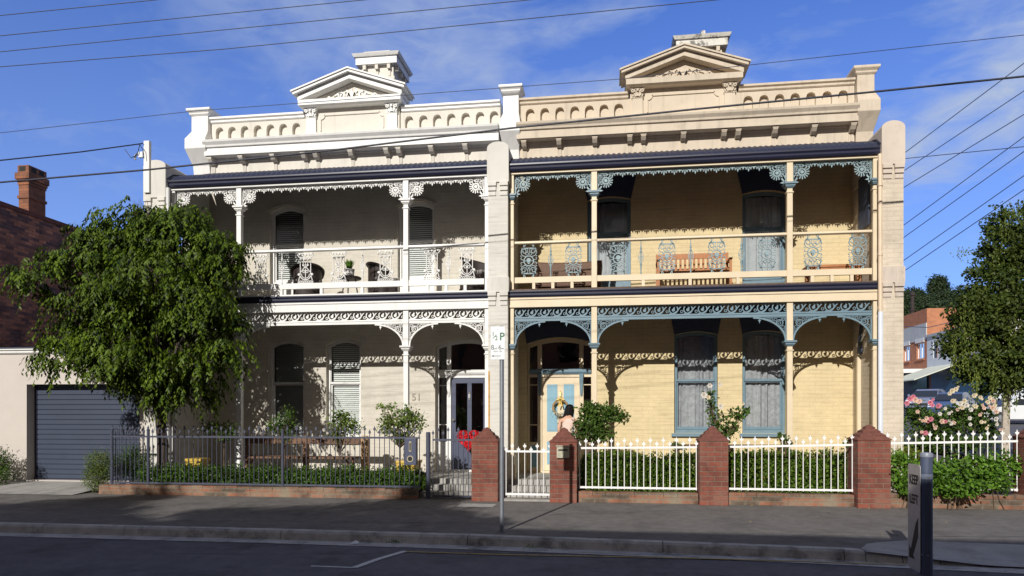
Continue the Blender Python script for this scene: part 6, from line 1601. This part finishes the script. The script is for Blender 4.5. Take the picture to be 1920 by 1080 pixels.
for s, w_ in ((-1, V[11]), (1, V[16])):   # hands with separate curled fingers
    wv = Vector(w_); vs = [wv, wv + Vector((0, .05, -.005))]; ed = [(0, 1)]; rd = [.026, (.034, .016)]
    for k, l in enumerate((.062, .072, .070, .055)):
        b_ = len(vs); o_ = wv + Vector(((k - 1.5) * .019, .075, -.005)); vs += [o_, o_ + Vector((0, l * .5, -.008)), o_ + Vector((0, l * .85, -.03))]; ed += [(1, b_), (b_, b_ + 1), (b_ + 1, b_ + 2)]; rd += [.010, .009, .0075]
    b_ = len(vs); vs += [wv + Vector((-s * .035, .035, -.01)), wv + Vector((-s * .05, .07, -.02))]; ed += [(0, b_), (b_, b_ + 1)]; rd += [.011, .009]
    skin('hand', vs, ed, rd, SK, pe, 1)
skin('top', [(0, 0, .86), (0, .01, .97), (.005, .03, 1.10), (.01, .06, 1.19), (-.12, .05, 1.19), (.14, .06, 1.19)], [(0, 1), (1, 2), (2, 3), (3, 4), (3, 5)], [(.135, .10), (.13, .098), (.145, .10), (.125, .085), .062, .062], TOP, pe)
m = MB(); secs = [(.93, .13, .10), (.85, .155, .12), (.70, .175, .14), (.50, .20, .165), (.36, .22, .18)]
n = 28
for z, a, b_ in secs:
    for k in range(n): t_ = 2 * PI * k / n; w0 = 1 + .05 * math.sin(t_ * 7) * (1 - z); m.v.append((a * w0 * math.cos(t_), .0 + b_ * w0 * math.sin(t_), z))
for i in range(len(secs) - 1):
    for k in range(n): q = (k + 1) % n; m.f.append((i * n + k, i * n + q, (i + 1) * n + q, (i + 1) * n + k))
o = m.build('skirt', SKT, None, smooth=True); o.parent = pe
hd = Vector((.035, .20, 1.39))
m = MB(); prof = [(.004, -.125), (.05, -.112), (.07, -.075), (.078, -.02), (.082, .03), (.075, .075), (.05, .105), (.004, .118)]
m.lathe([(r, h) for r, h in prof], hd, 20); f0 = len(m.v)
# face looks away (+y) and down: nose, brow, ears
m.prism([(hd.x - .012, hd.z - .035), (hd.x + .012, hd.z - .035), (hd.x + .004, hd.z + .01), (hd.x - .004, hd.z + .01)], hd.y + .07, hd.y + .10)
for s in (-1, 1): m.lathe([(.004, -.03), (.014, -.015), (.016, .01), (.005, .028)], (hd.x + s * .08, hd.y, hd.z - .02), 8)
o = m.build('head', SK, None, smooth=True); o.parent = pe
m = MB(); EYE = mat('dark_eye', (.02, .015, .01), .2, .01)
for s in (-1, 1): m.lathe([(.002, -.006), (.010, 0), (.002, .006)], (hd.x + s * .03, hd.y + .073, hd.z - .005), 8)
o = m.build('eyes', EYE, None); o.parent = pe
m = MB(); m.box(hd.x - .02, hd.x + .02, hd.y + .064, hd.y + .072, hd.z - .065, hd.z - .058); o = m.build('mouth', mat('lip', (.45, .12, .10), .5, .02), None); o.parent = pe
m = MB()   # hair: cap plus hanging locks falling to the left
m.lathe([(.03, -.09), (.075, -.06), (.090, -.02), (.094, .03), (.086, .08), (.058, .115), (.004, .130)], hd + Vector((0, -.018, .004)), 20)
for k in range(110):
    a = -PI + PI * k / 110 + .15; p0 = hd + Vector((.085 * math.cos(a), -.02 + .085 * math.sin(a), random.uniform(-.02, .06))); L_ = .28 + .14 * random.random()
    q0 = p0 + Vector((-.03, -.03, -L_ * .45)); q1 = p0 + Vector((-.11 + random.uniform(-.06, .03), -.10 + random.uniform(-.02, .03), -L_))
    m.tube([p0, q0, q1], [.016, .015, .004], 5)
o = m.build('hair', HAIR, None, smooth=True); o.parent = pe

# ------------------------------------------------------------------ far right: shops, cars, trees
XS = 24.0
def shopx(px): 
    u = (px - CX) / F; return (u * cs - sn) / (cs + u * sn)
Yc = XS / shopx(1738); Yl = XS / shopx(1668); Yr = XS / shopx(1815)
zt = lambda py, px: H + (YH - py) / F * (Yc / (cs + (px - CX) / F * sn))
bs_ = thing('brick_shop', 'orange brick two-storey corner shop with a pale band and two upper windows, far right', 'shop', (XS, Yc, sz(Yc)))
T_ = zt(578, 1738); zb0, zb1 = zt(636, 1738), zt(605, 1738)
w1 = (shopx(1719), shopx(1734)); 
def yy_(px): return XS / shopx(px)
wz0, wz1 = zt(671, 1738), zt(640, 1738)
ops = [(-yy_(a), -yy_(b_), wz0, wz1, 0) for a, b_ in ((1718.5, 1733), (1694, 1706), (1672, 1684))]
ops = [(min(a, b_), max(a, b_), c_, d_, r) for a, b_, c_, d_, r in ops]
zs0 = zt(690, 1738)
m = MB(); wall(m, lambda u, v, w_: (XS + w_, -u, v), -Yl - 4, -Yc, zs0, T_, [(a, b_, c_, d_, 0) for a, b_, c_, d_, r in ops], .3); m.box(XS + .301, XS + 14, Yc, Yc + .3, sz(Yc), T_); m.box(XS + .3, XS + 14, Yl + 3.7, Yl + 4, 0, T_); m.box(XS + .3, XS + 14, Yc + .3, Yl + 3.7, T_ - .5, T_ - .4)
m.build('wall', M['shopbrick'], bs_)
m = MB(); m.box(XS - .06, XS - .001, Yc + .0, Yl + 4, zb0, zb1); m.build('pale_band', mat('grey_white_render', (.50, .52, .54), .8, .08, 2), bs_)
for a, b_, c_, d_, r in ops:
    y0, y1 = -b_, -a; m = MB()
    for (p, q, z0, z1) in ((y0, y1, c_, c_ + .08), (y0, y1, d_ - .08, d_), (y0, y0 + .08, c_ + .08, d_ - .08), (y1 - .08, y1, c_ + .08, d_ - .08), ((y0 + y1) / 2 - .04, (y0 + y1) / 2 + .04, c_ + .08, d_ - .08)): m.box(XS + .10, XS + .16, p + .001, q - .001, z0, z1)
    m.box(XS - .08, XS - .001, y0 - .1, y1 + .1, d_ + .02, d_ + .35); w0 = m.build('window', M['white'], bs_)
    m = MB(); m.quad((XS + .13, y0, c_), (XS + .13, y1, c_), (XS + .13, y1, d_), (XS + .13, y0, d_)); m.build('pane', GLASS, w0)
    m = MB(); m.quad((XS + .28, y0, c_), (XS + .28, y1, c_), (XS + .28, y1, d_), (XS + .28, y0, d_)); m.build('curtain', M['curtain'], w0)
    m = MB(); m.box(XS - .1, XS - .001, y0 - .08, y1 + .08, c_ - .12, c_ - .01); m.build('sill', M['shopbrick'], w0)
zg = sz(Yc)
m = MB(); m.box(XS + .4, XS + .5, Yc, Yl + 4, zg - .5, zs0); m.build('shopfront', mat('dark_purple_shopfront', (.035, .025, .04), .4, .1), bs_)
m = MB(); m.box(XS - 2.2, XS + .1, Yc + .1, Yl + 4, zs0 - .35, zs0 - .05); m.build('canopy', M['white'], bs_)
m = MB(); m.box(XS + .3, XS + .36, Yc + .8, Yc + 3.4, zg + 1.6, zg + 3.1); m.build('shop_window', mat('teal_glass', (.12, .22, .24), .1, .1, .8), bs_)
m = MB(); m.lathe([(.1, -.3), (.3, -.15), (.3, .1), (.1, .3)], (XS - .6, Yc + 5.5, zg + 2.3), 12); m.build('red_lantern', mat('red_orange_lantern', (.6, .08, .04), .5, .1), bs_, smooth=True)
fl = thing('roof_flue', 'dark metal flue standing on the brick shop roof', 'flue', (XS + 2, Yc + 6, T_ - .4))
c = at(1711, 580, Yc + 6); m = MB(); m.lathe([(.16, 0), (.16, 1.0), (.24, 1.05), (.24, 1.15), (.15, 1.2), (.15, 2.3), (.22, 2.35), (.22, 2.6), (.05, 2.7)], (c.x, Yc + 6, T_ - .42), 10); m.build('pipe', M['wicker'], fl, origin=None)
ws = thing('white_shop', 'white rendered two-storey shop with a pale awning and blue shopfront, beside the brick shop', 'shop', (XS, (Yc + Yr) / 2, sz(Yr)))
Tw = zt(633, 1738); y0w = yy_(1850)
op = [(-yy_(1750), -yy_(1757), zt(674, 1738), zt(644, 1738), 0)]; op = [(min(a, b_), max(a, b_), c_, d_, 0) for a, b_, c_, d_, r in op]
za = zt(690, 1738)
m = MB(); wall(m, lambda u, v, w_: (XS + w_, -u, v), -Yc + .01, -y0w, za, Tw, op, .3); m.box(XS + .301, XS + 14, y0w, y0w + .3, zg - .6, Tw); m.build('wall', mat('blue_white_render', (.62, .66, .72), .8, .06, 1.2), ws)
m = MB(); m.prism([(XS - .12, Tw), (XS - .12, Tw + .18), (XS + 6, Tw + 1.6), (XS + 14, Tw + .2), (XS + 14, Tw)][::-1], y0w - .1, Yc - .02); m.build('roof', mat('pale_iron_roof', (.45, .46, .46), .5, .1, 2), ws)
for a, b_, c_, d_, r in op: m = MB(); m.box(XS + .05, XS + .1, -b_, -a, c_, d_); m.build('window', M['navy'], ws); m = MB(); m.box(XS - .02, XS + .3, -b_ - .08, -b_ - .001, c_, d_); m.build('reveal', M['shopbrick'], ws)
m = MB(); m.box(XS + .3, XS + .4, y0w, Yc, zg - .6, za); m.build('shopfront', mat('bright_blue_shopfront', (.025, .09, .20), .4, .3, .6), ws)
m = MB(); ya, yb = yy_(1800), Yc - .2
m.add([(XS, ya, za + .05), (XS, yb, za + .05), (XS - 3.0, yb, za - 1.1), (XS - 3.0, ya, za - 1.1), (XS, ya, za - .02), (XS, yb, za - .02), (XS - 3.0, yb, za - 1.17), (XS - 3.0, ya, za - 1.17)], [(0, 1, 2, 3), (7, 6, 5, 4), (0, 3, 7, 4), (1, 5, 6, 2), (2, 6, 7, 3)]); m.build('awning', mat('cream_awning', (.66, .68, .56), .7, .06, 2), ws)
m = MB(); m.tube([(XS - 2.9, yb - .2, zg - .2), (XS - 2.9, yb - .2, za - 1.15)], .06, 6); m.build('awning_post', M['white'], ws)
m = MB(); m.box(15, XS + .4, 30, 80, -.1, .02)
# low cream wall and lane beyond the birch
def car(name, label, loc, rz, col, kind='sedan'):
    h = thing(name, label, 'car', (0, 0, 0)); paint = mat('car_paint_' + name + label[:5].strip().replace(' ', '_'), col, .25, .02, 2, spec=.6)
    body = [(-2.12, .32), (-2.15, .62), (-2.08, .86), (-1.35, .95), (1.05, .93), (1.75, .82), (2.10, .66), (2.16, .45), (2.10, .28), (1.72, .26)]
    def arc(cx_): return [(cx_ + .36 * math.cos(a), .30 + .36 * math.sin(a)) for a in [PI * k / 6 for k in range(7)]]
    low = [(2.1, .26)] + [(1.30 + .36 * math.cos(PI * k / 6), .28 + .36 * math.sin(PI * k / 6)) for k in range(7)] + [(-1.32 + .36 * math.cos(PI * k / 6), .28 + .36 * math.sin(PI * k / 6)) for k in range(7)] + [(-2.1, .26)]
    poly = low + body[:-1]
    m = MB(); m.prism(poly[::-1], -.82, .82); m.build('body', paint, h, bevel=.06, smooth=False)
    cab = [(-1.62, .93), (-1.02, 1.36), (-.55, 1.42), (.20, 1.40), (.55, 1.30), (1.22, .93)]
    m = MB(); n = len(cab)
    vs = [(x, -.76 + (.16 if z > 1.2 else 0), z) for x, z in cab] + [(x, .76 - (.16 if z > 1.2 else 0), z) for x, z in cab]
    m.add(vs, [tuple(range(n)), tuple(range(2 * n - 1, n - 1, -1))] + [(i, i + n, (i + 1) % n + n, (i + 1) % n) for i in range(n)]); m.build('cabin', paint, h)
    m = MB()
    for s in (-1, 1):
        for q in ([(-1.38, .97), (-.98, 1.28), (-.42, 1.32), (-.42, .97)], [(-.34, .97), (-.34, 1.32), (.18, 1.32), (.42, 1.26), (.95, .97)]):
            m.add([(x, s * (.775 - (.16 * (z - .93) / .35)), z) for x, z in q], [tuple(range(len(q)))])
    m.add([(.62, -.60, 1.30), (.62, .60, 1.30), (1.23, .70, .955), (1.23, -.70, .955)], [(0, 1, 2, 3)]); m.add([(-1.10, -.60, 1.34), (-1.10, .60, 1.34), (-1.63, .70, .955), (-1.63, -.70, .955)], [(0, 1, 2, 3)])
    m.build('window', mat('car_glass', (.02, .025, .03), .25, .02, spec=.5), h)
    for x in (1.30, -1.32):
        for s in (-1, 1):
            m = MB(); y = s * .80; m.lathe([(.20, -.10), (.31, -.09), (.32, 0), (.31, .09), (.20, .10)], (x, y - s * .02, .32), 20, 'Y'); wh = m.build('wheel', mat('tyre', (.02, .02, .02), .8, .1), h)
            m = MB(); m.lathe([(.19, 0), (.17, .03), (.05, .04)] if s < 0 else [(.05, -.04), (.17, -.03), (.19, 0)], (x, y + s * .085, .32), 14, 'Y'); m.build('rim', M['greymetal'], wh)
    for s in (-1, 1):
        m = MB(); m.loft([(.56, 2.02, 2.14, s * .62 - .16, s * .62 + .16), (.72, 1.98, 2.06, s * .62 - .15, s * .62 + .15)]); m.build('headlight', mat('headlamp', (.7, .72, .75), .1, .02), h)
        m = MB(); m.box(.80, .98, s * .82 - .06 + s * .06, s * .82 + .06 + s * .06, .96, 1.08); m.build('mirror', paint, h)
    m = MB(); m.box(2.13, 2.17, -.4, .4, .40, .52); m.build('grille', M['dark'], h)
    h.location = loc; h.rotation_euler = (0, 0, rz); return h
c = at(1742, 770, 47); car('parked_car', 'grey-blue hatchback parked facing the camera outside the shops', (c.x, 47, sz(47) + .25), R(-125), (.20, .23, .33))
c = at(1786, 770, 44); car('parked_car', 'dark blue car parked behind the cream roses, beside the grey-blue one', (c.x, 44, sz(44) + .1), R(-125), (.06, .10, .20))
c = at(1925, 770, 39); car('parked_car', 'white car side-on behind the birch trunk at the right edge', (c.x - .3, 39, sz(39) - .05), R(180), (.70, .72, .74))
# birch
bt_ = thing('birch_tree', 'bushy birch with pale trunk and hanging twigs at the right edge', 'tree', (at(1884, 812, 20).x, 20, .25))
lob2 = [px_lobe(*a) for a in ((1893, 480, 44, 56, 20.5), (1866, 530, 44, 50, 20.3), (1900, 440, 40, 45, 20.5), (1842, 596, 52, 50, 20.1), (1880, 600, 60, 70, 20), (1950, 560, 70, 120, 20.5), (1815, 650, 46, 40, 20), (1870, 670, 60, 50, 20), (1930, 680, 60, 50, 20), (1824, 585, 32, 30, 19.9), (1840, 700, 34, 22, 19.9), (1960, 450, 60, 60, 20.8), (1800, 640, 22, 22, 19.8), (1875, 712, 55, 24, 19.9), (1855, 690, 40, 28, 19.9))]
b0 = Vector((at(1884, 812, 20).x, 20, .25)); m = MB(); t1 = Vector((at(1892, 700, 20).x, 20, at(1892, 700, 20).z)); branch(m, b0, t1, .10, .09, 6, .03); t2 = at(1905, 560, 20.3); branch(m, t1, t2, .085, .05, 6, .08)
for c_, r in lob2:
    branch(m, t1.lerp(t2, random.random()), c_, .05, .015, 5, .1)
m.build('trunk', M['birch'], bt_, smooth=True)
P, D = clusters(lob2, 420, 100, .30, .7, -.75)
leaves_mesh('crown', P, D * .6 + rng.normal(size=P.shape) * .5 + [0, -.2, .4], .075 + .04 * rng.random(len(P)), .7, leafmat('birch_leaf', (.028, .050, .010), (.085, .115, .022), .35, .45), bt_, T=rng.normal(size=P.shape) + [0, 0, -.6])
# thin hanging twigs with leaves
H_ = []
for k in range(90):
    c_, r = lob2[random.randrange(len(lob2))]; a = random.uniform(-1, 1) * r[0]; e = Vector((c_[0] + a, c_[1] - r[1] * .9, c_[2] + random.uniform(-.3, .6) * r[2]))
    for j in range(26): H_.append((e.x + rng.normal() * .02, e.y + rng.normal() * .02, e.z - j * .035))
for px, py in ((1905, 395), (1912, 388), (1800, 470), (1806, 462), (1916, 400), (1898, 402)):
    e = at(px, py, 20.3)
    for j in range(22): H_.append((e.x + rng.normal() * .10, e.y, e.z - rng.random() * .3))
H_ = np.array(H_); leaves_mesh('hanging_twigs', H_, rng.normal(size=H_.shape) + [0, -1, 0], .07, .5, leafmat('birch_twig_leaf', (.09, .13, .02), (.20, .24, .05), .35, .5), bt_, T=rng.normal(size=H_.shape) * .4 + [0, 0, -1])
# hillside trees
HT = leafmat('hill_tree_leaf', (.018, .032, .014), (.045, .07, .03), .2, .6)
ND = [(1759, 537, 19, 21, 240, 'rounded dark tree standing alone on the hilltop skyline'), (1712, 556, 22, 16, 230, 'broad dark tree on the hill left of the lone hilltop tree'), (1690, 566, 26, 22, 220, 'dark hillside tree next to the tan end wall'), (1735, 566, 24, 14, 215, 'low dark hillside tree behind the brick shop roof'), (1770, 565, 26, 18, 210, 'dark hillside tree between the brick shop and the birch'), (1800, 560, 26, 22, 225, 'dark hillside tree half hidden by the birch crown'), (1660, 572, 26, 18, 225, 'dark hillside tree behind the end wall of the yellow house')]
for px, py, rx, ry, Y, lab in ND:
    h = thing('hill_tree', lab, 'tree', tuple(at(px, py + ry + 8, Y)), 'trees on the far hill')
    k = [px_lobe(px, py, rx, ry, Y), px_lobe(px - rx * .45, py + ry * .35, rx * .6, ry * .6, Y), px_lobe(px + rx * .5, py + ry * .3, rx * .55, ry * .65, Y), px_lobe(px + rx * .1, py + ry * .8, rx * .9, ry * .6, Y)]
    P, D = blob_points(k, 5200, .6); leaves_mesh('crown', P, D + rng.normal(size=P.shape) * .5, .55, .8, HT, h)
    m = MB(); b_ = at(px, py + ry * 1.3 + 12, Y); branch(m, b_, at(px, py, Y), .5, .2, 4, .2); m.build('trunk', M['bark'], h)
P, D = blob_points([px_lobe(a, 585 + (a % 3) * 3, 34, 22, 200) for a in range(1640, 1960, 28)], 24000, .5)
o = leaves_mesh('far_woodland', P, D + rng.normal(size=P.shape) * .5, .6, .8, HT, origin=(40, 200, 20)); tag(o, 'dark green woodland covering the hill behind the shops', 'woodland', kind='stuff')
# ------------------------------------------------------------------ street trees on the near side, behind the camera: their shade streaks the footpath
OT = leafmat('near_street_tree_leaf', (.03, .06, .012), (.09, .14, .03), .3, .5)
for i, (tx, ty, tz, r, lab) in enumerate(((-13.2, -3.6, 7.6, 2.0, 'broad street tree across the road, behind the viewer at left'), (-7.6, -3.6, 7.9, 1.9, 'narrow street tree across the road, straight behind the viewer'))):
    h = thing('street_tree', lab, 'tree', (tx, ty, 0)); L2 = [((tx + dx * r, ty + dy * r, tz + dz * r), (r * q, r * q, r * q * .6)) for dx, dy, dz, q in ((0, 0, 0, .7), (.7, .1, -.1, .45), (-.7, 0, -.15, .5), (.2, .3, .35, .4), (-1.2, .1, -.1, .3), (1.2, 0, -.2, .3))]
    P, D = blob_points(L2, 9000, .4); leaves_mesh('crown', P, D + rng.normal(size=P.shape), .16, .5, OT, h)
    m = MB(); branch(m, (tx, ty, 0), (tx, ty, tz - r * .3), .18, .1, 6, .08); m.build('trunk', M['bark'], h)
